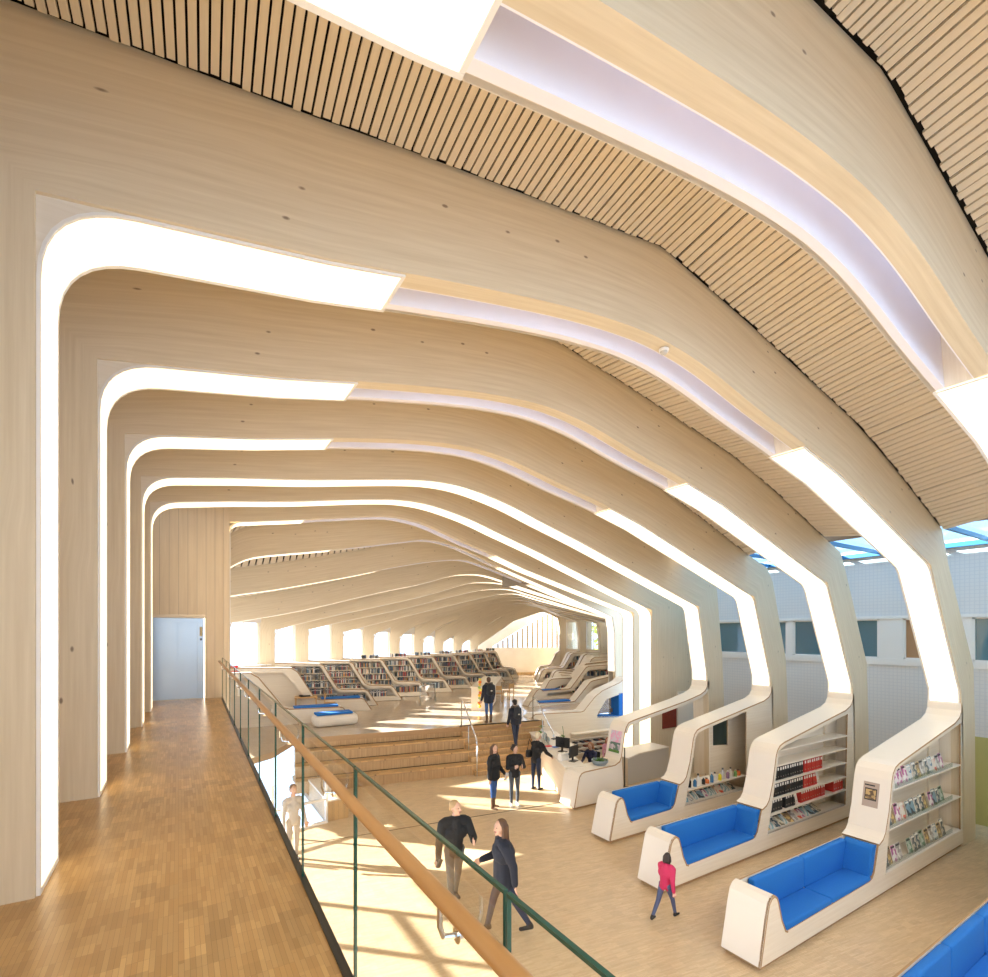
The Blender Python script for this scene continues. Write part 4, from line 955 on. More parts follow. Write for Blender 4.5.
for k in range(8, 19):
    fr, W, B = BF[k]
    s = 1. if k < 16 else {16: .95, 17: .84, 18: .7}[k]
    if k < 10:
        out = [(0, 3.42), (2.05 + .25 * (k == 9), 3.36), (2.3 + .25 * (k == 9), 3.2), (3.15 + .1 * (k == 9), 2.05), (3.35 + .1 * (k == 9), 1.98), (5.15, 1.95), (5.3, 1.9), (5.62, ZS)]
        full = out + [(0, ZS)]
        root, _ = unit(k, 'L', full, [[(.2, 3.2), (2.0, 3.16), (2.75, 2.2), (2.6, 1.7), (.2, 1.7)]], '%s bench with a blue pad on the left of the back hall' % ['white', 'pale'][k - 8])
        bandrib(root, fr, out)
        m = MB(); m.box((3.5, .0, 1.95), (5.1, .46, 2.03), M['blue'], fr); world(m.build('seat_pad', bevel=.015), root)
        continue
    out = [(0, 3.5), (1.86 * s, 3.43), (2.02 * s, 3.34), (2.62 * s, 2.32), (2.8 * s, 2.24), (3.86 * s, 2.18), (4.0 * s, 2.1), (4.45 * s, ZS + .02)]
    full = out + [(0, ZS + .02)]
    up = [(.3 * s, 3.32), (1.84 * s, 3.3), (2.58 * s, 2.1), (3.8 * s, 2.05), (4.05 * s, 1.62), (2.1 * s, 1.62), (1.55 * s, 1.96)]
    up = [(.25 * s, 3.36), (1.85 * s, 3.3), (2.5 * s, 2.24), (2.75 * s, 2.09), (3.86 * s, 2.05), (4.12 * s, 1.62), (2.0 * s, 1.62), (1.75 * s, 1.66)]
    root, _ = unit(k, 'L', full, [up], 'left hand bookcase of the back hall, %s from the near end' % ORDN[k - 10])
    bandrib(root, fr, out)
    rows = [(3.0, .42, 1.98), (2.68, .66, 2.2), (2.36, .88, 2.40), (2.04, 1.12, 2.56), (1.64, 1.95, 4.0)]
    for i, (z, q0, q1) in enumerate(rows):
        m = MB(); m.box((q0 * s - .05, .02, z - .03), (q1 * s, .36, z), M['plyo'], fr); world(m.build('shelf_board'), root)
        row(fr, q0 * s + .02, q1 * s - .12, z, .29 if i < 4 else .34, .06, '%s shelf of the %s' % (['top', 'second', 'third', 'fourth', 'lowest'][i], LEFTW.get(k, '')), k in LEFTW)
    if k >= 12: row(fr, .9 * s, 1.8 * s, 3.47, .2, .1, '', False)
RU = {8: [(13.6, ZS), (13.72, 1.6), (13.95, 1.73), (14.1, 1.5), (16.0, 1.45), (16.22, 1.48), (17.12, 2.36), (17.3, 2.42), (19.6, 2.78)],
      9: [(13.62, ZS), (13.95, 1.84), (14.12, 1.92), (14.3, 1.8), (15.85, 1.83), (16.02, 1.9), (16.95, 2.92), (17.15, 3.0), (19.7, 3.08)],
      10: [(13.2, ZS), (13.42, 1.84), (13.66, 2.2), (13.85, 2.28), (15.1, 2.3), (15.25, 2.38), (15.85, 2.95), (16.0, 3.05), (19.0, 3.28)]}
for k in range(8, 19):
    fr, W, B = BF[k]
    if k in RU: o_ = RU[k]
    else:
        a = {16: 4.6, 17: 2.75, 18: 1.9}.get(k, 5.2); s = min(1, a / 4.6)
        o_ = [(W - a, ZS), (W - a + .32, 2.12), (W - a + .46, 2.26), (W - a + .62 + 1.15 * s, 2.32), (W - a + .78 + 1.15 * s, 2.42), (W - a + 1.15 + 1.25 * s, 3.26), (W - a + 1.3 + 1.3 * s, 3.36), (W + .02, 3.42)]
    full = o_ + [(W, ZS)]
    hl = []
    if k >= 9:
        L0 = o_[0][0]
        hl = [[(L0 + .35, 1.6), (o_[-1][0] - .4, 1.6), (o_[-1][0] - .4, o_[-1][1] - .2), (o_[-2][0] + .1, o_[-2][1] - .2), (o_[-3][0] + .14, o_[-3][1] - .22), (o_[-4][0] + .1, o_[-4][1] - .16), (L0 + .62, o_[2][1] - .22 if k > 10 else 1.75)]]
        if k == 9: hl = [[(14.5, 1.55), (19.2, 1.55), (19.2, 2.85), (17.2, 2.82), (16.9, 2.6), (16.2, 1.75), (14.6, 1.7)]]
    if k == 8: hl = [[(17.0, 1.6), (19.2, 1.6), (19.2, 2.5), (17.3, 2.2)]]
    root, _ = unit(k, 'R', full, hl, 'right hand bookcase of the back hall, %s from the near end' % ORDN[k - 8])
    bandrib(root, fr, [(a_, b_) for a_, b_ in o_][::1] if False else list(reversed([(a_, b_) for a_, b_ in o_])))
    if k in (8, 9): m = MB(); m.box((14.2 if k == 8 else 14.35, .0, o_[3][1] + .01), (15.95 if k == 8 else 15.4, .42, o_[3][1] + .08), M['blue'], fr); world(m.build('seat_pad', bevel=.015), root)
    if k >= 9:
        for i in range(4):
            z = 1.64 + i * .42; ql = lerp_path([(z_, q_) for q_, z_ in o_[0:1] + o_[2:]], z + .3) if False else None
            xs = [o_[j][0] + (z + .34 - o_[j][1]) / max(1e-3, (o_[j + 1][1] - o_[j][1])) * (o_[j + 1][0] - o_[j][0]) for j in range(len(o_) - 1) if o_[j][1] <= z + .34 < o_[j + 1][1]]
            if not xs: continue
            qa = xs[0] + .12; row(fr, qa, min(qa + 1.9, W - .5), z, .3, .06, '', False)
tag(far.build('distant_books', weld=False), 'rows of books in the farther bookcases on both sides of the back hall', 'books', kind='stuff')
# wooden table and chairs on the upper floor
def table(loc, rz, label, size=(1.2, .7), m_=None):
    root = thing('table', loc, label, 'table', None, rz); a, b = size[0] / 2, size[1] / 2; m_ = m_ or M['plyo']
    m = MB(); m.box((-a, -b, .70), (a, b, .735), m_); m.build('table_top', root, bevel=.006)
    for sx in (-1, 1):
        for sy in (-1, 1): m = MB(); m.box((sx * (a - .05) - .025, sy * (b - .05) - .025, 0), (sx * (a - .05) + .025, sy * (b - .05) + .025, .70), m_); m.build('leg', root)
    return root
def chair(loc, rz, label, m_=None):
    root = thing('chair', loc, label, 'chair', 'wooden chairs on the upper floor', rz); m_ = m_ or colmat('honey_wood', (.60, .36, .14), .5)
    m = MB(); m.box((-.21, -.2, .43), (.21, .22, .46), m_); m.build('seat', root, bevel=.008)
    m = MB(); m.box((-.2, .2, .62), (.2, .225, .82), m_); m.build('backrest', root, bevel=.006)
    for sx in (-1, 1):
        m = MB(); m.box((sx * .19 - .017, -.19, 0), (sx * .19 + .017, -.155, .43), m_); m.build('leg', root)
        m = MB(); m.box((sx * .19 - .017, .185, 0), (sx * .19 + .017, .22, .84), m_); m.build('leg', root)
    return root
hw = colmat('honey_wood', (.60, .36, .14), .5)
table((4.55, 22.2, ZS), R(-12), 'small honey coloured wooden table below the left windows', (.9, .7), hw)
o = MB(); o.box((-.2, -.14, 0), (.2, .14, .06), M['black']); k_ = o.build('closed_laptop', loc=(4.5, 22.2, ZS + .735)); tag(k_, 'black flat case lying on the small wooden table', 'case')
chair((5.5, 22.0, ZS), R(70), 'wooden chair beside the small table below the left windows')
# white reading desk on the upper floor with garland
df = Fr((11.2, 18.95), (.6, .8)); root = thing('reading_desk', (11.2, 18.95, ZS), 'long white desk with a panel end on the upper floor', 'desk')
m = MB(); m.box((0, -.45, .0 + ZS), (.05, .45, ZS + 1.0), M['ply'], df); m.box((5.4, -.45, ZS), (5.45, .45, ZS + 1.0), M['ply'], df); world(m.build('end_panel'), root)
m = MB(); m.box((-.03, -.5, ZS + 1.0), (5.5, .5, ZS + 1.04), M['white'], df); world(m.build('desk_top'), root)
m = MB(); m.box((.05, .38, ZS + .1), (5.4, .42, ZS + 1.0), M['white'], df); m.box((.05, -.42, ZS + .1), (2.6, -.38, ZS + 1.0), M['white'], df); world(m.build('side_panel'), root)
root = thing('garland', (11.0, 18.75, ZS + .05), 'hanging garland of yellow and orange paper flowers at the white desk end', 'garland')
m = MB(); m.tube([(11.0, 18.75, ZS + .0), (11.0, 18.75, ZS + 1.5)], .012, M['steel']); world(m.build('pole'), root)
for i in range(11):
    c = [(.85, .5, .03), (.8, .2, .03), (.9, .72, .1), (.3, .45, .1)][i % 4]; m = MB(); m.ball((11.0 + rng.uniform(-.05, .05), 18.75 + rng.uniform(-.05, .05), ZS + .25 + i * .115), rng.uniform(.05, .085), colmat('flower_%d' % (i % 4), c), 5); world(m.build('flower'), root)
chair((14.3, 21.5, ZS), R(200), 'wooden chair right of the person standing above the stairs')
chair((13.3, 20.9, ZS), R(140), 'wooden chair partly hidden by the person above the stairs')
# chrome book rack on the left of the desk
root = thing('wire_rack', (10.1, 22.6, ZS), 'low clear panel railing in front of the left bookcases', 'rail')
m = MB(); m.tube([(9.6, 21.9, ZS), (9.6, 21.9, ZS + .9), (10.9, 23.0, ZS + .9), (10.9, 23.0, ZS)], .02, M['steel']); world(m.build('frame', smooth=True), root)
m = MB(); m.box((0, 0, ZS + .15), (1.68, .015, ZS + .85), M['pane'], Fr((9.6, 21.9), (1.3, 1.1))); world(m.build('panel'), root)
# rounded lounge seat at the left of the upper floor
root = thing('lounge_seat', (5.0, 18.9, ZS), 'rounded white lounge bench with blue pads at the left edge of the upper floor', 'bench')
m = MB(); m.box((4.1, 18.6, ZS), (5.7, 19.3, ZS + .42), M['white']); o = m.build('base', bevel=.16); world(o, root)
m = MB(); m.box((4.2, 18.66, ZS + .42), (5.5, 19.2, ZS + .5), M['blue']); world(m.build('pad', bevel=.03), root)

# ------------------------------------------------------------------ gallery railing
root = thing('glass_railing', (railx(2), 2, ZM), 'frameless green edged glass railing with a round oak handrail along the gallery', 'railing')
js = [13.85, 12.2, 10.95, 9.7, 8.45, 7.2, 5.95, 4.72, 3.46, 2.22, .965, -.3, -1.6]
for i in range(len(js) - 1):
    y1, y0 = js[i] - .006, js[i + 1] + .006; fz = 4.19 + .0
    def q(y, z, t): return (railx(y) + t, y, z)
    m = MB(); c = [q(y0, 2.93, 0), q(y1, 2.93, 0), q(y1, 2.93, .012), q(y0, 2.93, .012), q(y0, 4.2, 0), q(y1, 4.2, 0), q(y1, 4.2, .012), q(y0, 4.2, .012)]
    m.face([q(y0, 2.93, .008), q(y1, 2.93, .008), q(y1, 4.2, .008), q(y0, 4.2, .008)], M['glass']); g = m.build('glass_panel'); world(g, root)
    m = MB()
    m.hexa([q(y0, 4.2, 0), q(y1, 4.2, 0), q(y1, 4.2, .012), q(y0, 4.2, .012), q(y0, 4.209, 0), q(y1, 4.209, 0), q(y1, 4.209, .012), q(y0, 4.209, .012)], M['gedge'])
    for ya in (y0, y1 - .003): m.hexa([q(ya, 2.93, 0), q(ya + .003, 2.93, 0), q(ya + .003, 2.93, .012), q(ya, 2.93, .012), q(ya, 4.2, 0), q(ya + .003, 4.2, 0), q(ya + .003, 4.2, .012), q(ya, 4.2, .012)], M['gedge'])
    e = m.build('glass_edge'); world(e, g); e.parent = g; e.matrix_parent_inverse = Matrix.Identity(4)
m = MB(); m.hexa([(railx(-2) - .012, -2, 3.17), (railx(13.85) - .012, 13.85, 3.17), (railx(13.85) + .028, 13.85, 3.17), (railx(-2) + .028, -2, 3.17), (railx(-2) - .012, -2, 3.212), (railx(13.85) - .012, 13.85, 3.212), (railx(13.85) + .028, 13.85, 3.212), (railx(-2) + .028, -2, 3.212)], M['black']); world(m.build('base_channel'), root)
HX = -.055
m = MB(); m.tube([(railx(y) + HX, y, 4.11) for y in (13.9, 10, 6, 3, .5, -1.5)], .024, M['rail'], 18); world(m.build('handrail', smooth=True), root)
for y in (12.6, 10.3, 8.3, 7.0, 5.5, 4.0, 2.6, 1.2, -.4):
    m = MB(); m.tube([(railx(y) + HX, y, 4.09), (railx(y) + HX, y, 4.03), (railx(y) + HX + .01, y, 4.0), (railx(y) + .0, y, 3.99), (railx(y) + .03, y, 3.99)], .008, M['chrome'], 10)
    m.tube([(railx(y) - .006, y, 3.99), (railx(y) + .026, y, 3.99)], .022, M['chrome'], 14); world(m.build('bracket', smooth=False), root)
# small ceiling and wall items
sdv = (5.05, 4.05 + .1, 8.28)
root = thing('smoke_detector', sdv, 'small white smoke detector under the nearest full rib', 'detector')
m = MB(); m.lathe([(0, 0), (.055, 0), (.06, .03), (0, .03)], M['warmwhite'], n=20); world(m.build('base', loc=(sdv[0], sdv[1], sdv[2] - .03)), root)
m = MB(); m.lathe([(0, 0), (.035, .004), (.045, .03), (0, .03)], M['grey'], n=20); world(m.build('sensor', loc=(sdv[0], sdv[1], sdv[2] - .06)), root)
root = thing('exit_sign', (.95, 12.3, 2.45), 'green running figure exit sign hanging under the gallery edge', 'sign')
m = MB(); m.box((.72, 12.3, 2.2), (1.12, 12.33, 2.4), M['greenled']); world(m.build('sign_face'), root)
m = MB(); m.box((.80, 12.293, 2.24), (.83, 12.299, 2.34), M['warmwhite']); m.box((.9, 12.293, 2.24), (.98, 12.299, 2.34), M['warmwhite']); world(m.build('pictogram'), root)
m = MB(); m.tube([(.92, 12.315, 2.4), (.92, 12.315, 2.95)], .008, M['steel'], 8); world(m.build('hanger'), root)
fr9 = BF[9][0]; root = thing('arrow_sign', fr9.p(.12, 3.2, -.02), 'small red arrow sign on the white wall beside the lift enclosure', 'sign')
m = MB()
for z in (3.22, 3.42): m.prism([(.05, z), (.25, z), (.25, z - .05), (.36, z + .04), (.25, z + .12), (.25, z + .08), (.05, z + .08)], fr9, -.03, -.02, colmat('sign_red', (.7, .04, .03)))
world(m.build('arrows'), root)
# trees beyond the right hand windows
for i, (X, D, h) in enumerate(((9.5, 46, 8), (12.5, 44, 9), (16, 42, 8.5))):
    u, v = X * math.cos(R(32)) + D * math.sin(R(32)), -X * math.sin(R(32)) + D * math.cos(R(32))
    root = thing('tree', (u, v, 0), 'yellow green tree outside, %s from the left behind the right windows' % ORDN[i], 'tree', 'trees outside')
    m = MB(); m.tube([(u, v, 0), (u + .2, v, 3), (u, v, 5)], [.25, .18, .08], M['bark']); world(m.build('trunk'), root)
    m = MB()
    for j in range(700):
        a, b, r = rng.uniform(0, 6.28), rng.uniform(-1.4, 1.5), rng.uniform(.6, 1) ** .5
        c = Vector((u + 2.6 * r * math.cos(a) * math.cos(b), v + 2.6 * r * math.sin(a) * math.cos(b), h * .55 + 3.4 * r * math.sin(b)))
        d1 = Vector((rng.uniform(-1, 1), rng.uniform(-1, 1), rng.uniform(-1, 1))).normalized() * .3; d2 = d1.cross(Vector((rng.uniform(-1, 1), rng.uniform(-1, 1), 1))).normalized() * .22
        m.face([c - d1, c + d2, c + d1, c - d2], M['autumn'])
    world(m.build('crown', weld=False), root)

m = MB(); m.box((3.22, 13.15, 0), (3.75, 15.3, .5), M['tread']); m.box((3.2, 13.13, .5), (3.77, 15.32, .54), M['white']); tag(m.build('low_box'), 'low oak box with a pale lid at the left end of the sitting steps', 'box')

# ------------------------------------------------------------------ people: one continuous skin each, hair / coats / bags added
DG = None
def remeshed(name, parts, voxel, mats, pick, smooth=2):
    """parts: list of (p0, r0, p1, r1) tapered capsules or ('e', c, (rx,ry,rz)) ellipsoids -> one continuous mesh"""
    bm = bmesh.new()
    for p in parts:
        if p[0] == 'e':
            mt = Matrix.Translation(p[1]) @ (p[3] if len(p) > 3 else Matrix.Identity(4)) @ Matrix.Diagonal((*p[2], 1))
            bmesh.ops.create_icosphere(bm, subdivisions=3, radius=1, matrix=mt)
        else:
            a, ra, b, rb = Vector(p[0]), p[1], Vector(p[2]), p[3]; d = b - a; L = d.length
            bmesh.ops.create_icosphere(bm, subdivisions=2, radius=ra, matrix=Matrix.Translation(a)); bmesh.ops.create_icosphere(bm, subdivisions=2, radius=rb, matrix=Matrix.Translation(b))
            if L > 1e-4:
                q = d.to_track_quat('Z', 'Y').to_matrix().to_4x4()
                bmesh.ops.create_cone(bm, cap_ends=True, segments=14, radius1=ra, radius2=rb, depth=L, matrix=Matrix.Translation((a + b) / 2) @ q)
    me = bpy.data.meshes.new(name + '_src'); bm.to_mesh(me); bm.free()
    o = bpy.data.objects.new(name + '_src', me); COL.objects.link(o)
    m = o.modifiers.new('remesh', 'REMESH'); m.mode = 'VOXEL'; m.voxel_size = voxel
    s = o.modifiers.new('smooth', 'SMOOTH'); s.factor = .5; s.iterations = smooth
    dg = bpy.context.evaluated_depsgraph_get(); ev = o.evaluated_get(dg)
    out = bpy.data.meshes.new_from_object(ev); out.name = name
    bpy.data.objects.remove(o); bpy.data.meshes.remove(me)
    out.materials.clear()
    for m_ in mats: out.materials.append(m_)
    for p in out.polygons:
        p.use_smooth = True; p.material_index = pick(p.center)
    return out
def segdist(c, a, b):
    d = b - a; t = max(0, min(1, (c - a).dot(d) / max(1e-9, d.dot(d)))); return (c - (a + d * t)).length
def person(loc, rz, h, label, top, legs, shoes, skin, hair, hairlong=0, stride=.0, arms=((.1, .15, .2), (.1, .15, .2)), lean=0, coat=None, hood=None, turn=0, sit=False, hat=None, bulk=1., female=True, nod=0):
    k = h / 1.7
    root = bpy.data.objects.new('person', None); COL.objects.link(root); root.location = loc; root.rotation_euler = (0, 0, rz); tag(root, label, 'person', 'people in the library')
    V = Vector
    hipz = .90 * k if not sit else .5 * k
    hip = V((0, 0, hipz)); sw = (.178 if female else .208) * k; hw_ = .085 * k
    chest = hip + V((0, math.sin(lean) * .3 * k, .30 * k * math.cos(lean))); neck = hip + V((0, math.sin(lean) * .52 * k, .53 * k * math.cos(lean)))
    head = neck + V((0, .03 * k + math.sin(lean) * .08 * k, .155 * k))
    segs = []   # (a,b,ra,rb,kind)
    def S_(a, ra, b, rb, kind): segs.append((V(a), V(b), ra * k, rb * k, kind))
    S_(hip, .125, chest, .125 * bulk, 'top'); S_(hip + V((hw_, 0, 0)), .095, hip - V((hw_, 0, 0)), .095, 'legs')
    S_(chest + V((.07 * k, 0, 0)), .115 * bulk, chest - V((.07 * k, 0, 0)), .115 * bulk, 'top')
    sh = neck - V((0, 0, .075 * k))
    S_(sh + V((sw * .75, 0, 0)), .07 * bulk, sh - V((sw * .75, 0, 0)), .07 * bulk, 'top'); S_(chest, .12 * bulk, sh, .09 * bulk, 'top')
    S_(sh, .06, neck + V((0, .01 * k, .04 * k)), .05, 'skin')
    rot = Matrix.Rotation(turn, 3, 'Z') @ Matrix.Rotation(-nod, 3, 'X')
    # legs
    ank = {}
    for s, st_ in ((1, stride), (-1, -stride)):
        hp = hip + V((s * hw_, 0, 0))
        if sit: kn = hp + V((s * .03 * k, .42 * k, 0)); an = kn + V((0, -.02 * k, -.42 * k))
        else:
            kn = hp + V((s * .012 * k, math.sin(st_) * .42 * k, -math.cos(st_) * .42 * k)); back = st_ - (.25 * abs(stride) + .02 if st_ >= 0 else .55 * abs(stride))
            an = kn + V((0, math.sin(back) * .41 * k, -math.cos(back) * .41 * k))
        S_(hp, .088, kn, .058, 'legs'); S_(kn, .058, an, .04, 'legs' if not shoes.get('boot') else 'legs')
        ank[s] = an
    low = min(a.z for a in ank.values()) - .075 * k
    for s in (1, -1):
        an = ank[s]; S_(an, .045, an + V((0, -.02 * k, -.03 * k)), .045, 'shoe'); S_(an + V((0, -.035 * k, -.042 * k)), .032, an + V((s * .015 * k, .14 * k, -.048 * k)), .028, 'shoe')
        if shoes.get('boot'): S_(an + V((0, 0, .2 * k)), .058, an, .048, 'shoe')
    # arms
    fingers = []; wrists = []
    for s, (fw, ab, el) in ((1, arms[0]), (-1, arms[1])):
        shd = sh + V((s * sw, 0, -.01 * k))
        d1 = V((s * math.sin(ab), math.sin(fw), -math.cos(fw) * math.cos(ab))).normalized(); elb = shd + d1 * .28 * k
        ax = fw + el; inw = ab - (.5 * el if el > .8 else .15 * el)
        d2 = V((s * math.sin(inw), math.sin(ax), -math.cos(ax) * math.cos(inw))).normalized(); wr = elb + d2 * .235 * k
        S_(shd, .058 * bulk, elb, .048 * bulk, 'top'); S_(elb, .048 * bulk, wr, .036 * bulk, 'top')
        wrists.append(wr)
        pl = wr + d2 * .075 * k; side = d2.cross(V((0, 1, 0)) if abs(d2.y) < .8 else V((1, 0, 0))).normalized(); nrm = d2.cross(side).normalized()
        S_(wr, .026, wr + d2 * .03 * k, .027, 'skin')
        for j in range(4):
            o_ = side * (j - 1.5) * .0215 * k; S_(wr + d2 * .03 * k + o_ * .8, .014, pl + o_, .0125, 'skin')
            L = (.062, .074, .068, .054)[j] * k; mid = pl + o_ * 1.12 + d2 * L * .55 + nrm * .006 * k; tip = mid + d2 * L * .42 + nrm * .022 * k
            S_(pl + o_, .0105, mid, .0095, 'skin'); S_(mid, .0095, tip, .008, 'skin')
        th = wr + d2 * .025 * k + side * .03 * k * s; t2 = th + side * .028 * k * s + d2 * .03 * k; S_(wr + d2 * .02 * k, .013, th, .012, 'skin'); S_(th, .012, t2, .010, 'skin'); S_(t2, .010, t2 + d2 * .028 * k, .009, 'skin')
    parts = [(a, ra, b, rb) for a, b, ra, rb, kd in segs]
    def H(x, y, z): return head + rot @ V((x, y, z)) * k
    R4 = rot.to_4x4()
    parts += [('e', head + rot @ V((0, -.005, .02)) * k, (.073 * k, .092 * k, .098 * k), R4), ('e', H(0, .03, -.045), (.052 * k, .058 * k, .062 * k), R4)]
    parts += [(H(0, .088, .018), .010 * k, H(0, .108, -.02), .015 * k), (H(.073, -.005, .0), .014 * k, H(.075, -.008, -.03), .011 * k), (H(-.073, -.005, .0), .014 * k, H(-.075, -.008, -.03), .011 * k),
              (H(-.018, .086, -.056), .0085 * k, H(.018, .086, -.056), .0085 * k), (H(0, .072, -.092), .02 * k, H(0, .06, -.088), .02 * k), (H(-.035, .080, .028), .009 * k, H(.035, .080, .028), .009 * k)]
    eyes = [H(.031, .087, .008), H(-.031, .087, .008)]; lips = H(0, .094, -.056)
    mats = [skin, top, legs, shoes['m'], M['black'], colmat('lips', (.45, .16, .13))]
    idx = {'skin': 0, 'top': 1, 'legs': 2, 'shoe': 3}
    def pick(c):
        c = V(c)
        if (c - head).length < .135 * k and c.z > neck.z + .03 * k:
            if min((c - e).length for e in eyes) < .012 * k: return 4
            if abs((c - lips).z) < .009 * k and (c - lips).length < .026 * k: return 5
            return 0
        best = 9; bi = 0
        for a, b, ra, rb, kd in segs:
            d = segdist(c, a, b) - (ra + rb) / 2
            if kd == 'shoe': d -= .012
            if d < best: best = d; bi = idx[kd]
        return bi
    me = remeshed('body', parts, .0095 if h > 1.3 else .0075, mats, pick)
    b = bpy.data.objects.new('body', me); COL.objects.link(b); b.parent = root; b.location = (0, 0, -low)
    Z = V((0, 0, -low))
    # hair
    hp_ = [('e', H(0, -.022, .042), (.080 * k, .090 * k, .086 * k), R4), ('e', H(0, -.05, .0), (.074 * k, .06 * k, .08 * k), R4)]
    if hairlong: 
        for x in (-.05, 0, .05): hp_.append((H(x, -.06, .02), .05 * k, H(x * 1.2, -.075, -.08 - hairlong * .6), .045 * k)); 
        for x in (-.07, .07): hp_.append((H(x, -.01, .03), .026 * k, H(x * 1.1, -.01, -.08 - hairlong * .5), .028 * k))
    if hairlong < 0: hp_.append(('e', H(0, -.11, .05), (.045 * k, .045 * k, .045 * k), R4))
    hm = remeshed('hair', hp_, .012, [hair], lambda c: 0); ho = bpy.data.objects.new('hair', hm); COL.objects.link(ho); ho.parent = root; ho.location = Z
    if coat:
        cl, cm = coat; cp = []
        for i in range(9):
            a = 2 * math.pi * i / 9; r0, r1 = .07 * k, .095 * k
            cp.append((hip + V((math.cos(a) * r0, math.sin(a) * r0 * .8, .22 * k)), .085 * k * bulk, hip + V((math.cos(a) * r1 * 1.15, math.sin(a) * r1 * .9, -cl * k)), .065 * k * bulk))
        cp += [(chest + V((.06 * k, 0, .02 * k)), .128 * k * bulk, chest - V((.06 * k, 0, -.02 * k)), .128 * k * bulk)]
        mm = remeshed('coat', cp, .014, [cm], lambda c: 0); oo = bpy.data.objects.new('coat', mm); COL.objects.link(oo); oo.parent = root; oo.location = Z
    if hood:
        cp = []
        for i in range(12):
            a = math.pi * (-.15 + 1.3 * i / 11) + math.pi; a2 = math.pi * (-.15 + 1.3 * (i + 1) / 11) + math.pi
            cp.append((neck + V((math.cos(a) * .1 * k, math.sin(a) * .085 * k - .01 * k, .03 * k)), .045 * k, neck + V((math.cos(a2) * .1 * k, math.sin(a2) * .085 * k - .01 * k, .03 * k)), .045 * k))
        mm = remeshed('fur_hood', cp, .012, [hood], lambda c: 0); oo = bpy.data.objects.new('fur_hood', mm); COL.objects.link(oo); oo.parent = root; oo.location = Z
    if hat:
        mm = remeshed('hat', [('e', H(0, -.01, .055), (.092 * k, .104 * k, .085 * k), R4)], .012, [hat], lambda c: 0); oo = bpy.data.objects.new('hat', mm); COL.objects.link(oo); oo.parent = root; oo.location = Z
    TM = Matrix.Translation(loc) @ Matrix.Rotation(rz, 4, 'Z') @ Matrix.Translation(Z)
    return root, TM, dict(neck=neck, chest=chest, hip=hip, wr=wrists, head=head, k=k, sh=sh)
def backpack(P, label, col):
    root_, T, J = P; k = J['k']; c = J['chest'] + Vector((0, -.2 * k, .06 * k)); w = T @ c
    ro = thing('backpack', w, label, 'backpack', None, root_.rotation_euler[2])
    me = remeshed('bag', [(Vector((-.07, 0, -.13)) * k, .085 * k, Vector((-.07, .0, .13)) * k, .075 * k), (Vector((.07, 0, -.13)) * k, .085 * k, Vector((.07, 0, .13)) * k, .075 * k), (Vector((0, 0, -.15)) * k, .09 * k, Vector((0, 0, .15)) * k, .085 * k), (Vector((-.05, -.05, -.1)) * k, .06 * k, Vector((.05, -.05, -.1)) * k, .06 * k)], .012, [col], lambda c_: 0)
    o = bpy.data.objects.new('bag', me); COL.objects.link(o); o.parent = ro
    for s in (-1, 1):
        m = MB(); m.tube([(s * .1 * k, .05 * k, .17 * k), (s * .12 * k, .16 * k, .24 * k), (s * .12 * k, .27 * k, .2 * k), (s * .13 * k, .33 * k, .05 * k), (s * .14 * k, .2 * k, -.12 * k), (s * .12 * k, .05 * k, -.16 * k)], .018 * k, col, 8); m.build('strap', ro, smooth=True)
    m = MB(); m.box((-.03 * k, -.115 * k, -.06 * k), (.03 * k, -.105 * k, -.02 * k), M['grey']); m.build('badge', ro)
SK = plain('skin', (.62, .38, .27), .5); SK2 = plain('skin_rosy', (.66, .36, .28), .5)
NAVY = colmat('navy_cloth', (.012, .016, .03), .8); BLK = colmat('black_cloth', (.010, .011, .013), .8); JEAN = colmat('blue_jeans', (.03, .085, .24), .8); GJ = colmat('grey_jeans', (.075, .085, .10), .8); DJ = colmat('dark_jeans', (.018, .028, .06), .8); TRS = colmat('grey_trousers', (.10, .10, .095), .8)
BOOT = {'m': colmat('brown_boot', (.12, .06, .025), .6), 'boot': 1}; BS = {'m': colmat('black_shoe', (.012, .012, .012), .5)}; WS = {'m': colmat('white_trainer', (.72, .72, .7), .5)}
BRN = colmat('brown_hair', (.10, .05, .025), .6); DBR = colmat('dark_hair', (.025, .015, .012), .5); BLD = colmat('blond_hair', (.40, .27, .13), .6); PBL = colmat('pale_blond_hair', (.70, .58, .40), .6); RDH = colmat('red_hair', (.30, .12, .04), .6)
FUR = colmat('fur_trim', (.16, .12, .08), .95)
def face_to(dx, dy): return math.atan2(dy, dx) - math.pi / 2
# man in a black sweater walking near the railing
P1 = person((4.14, 7.95, 0), face_to(-.15, -1), 1.86, 'man in black sweater and grey trousers walking below the glass railing', BLK, TRS, BS, SK, BLD, 0, .22, ((.05, .2, .25), (.45, .25, 1.3)), .04, None, None, .6, female=False, bulk=1.32)
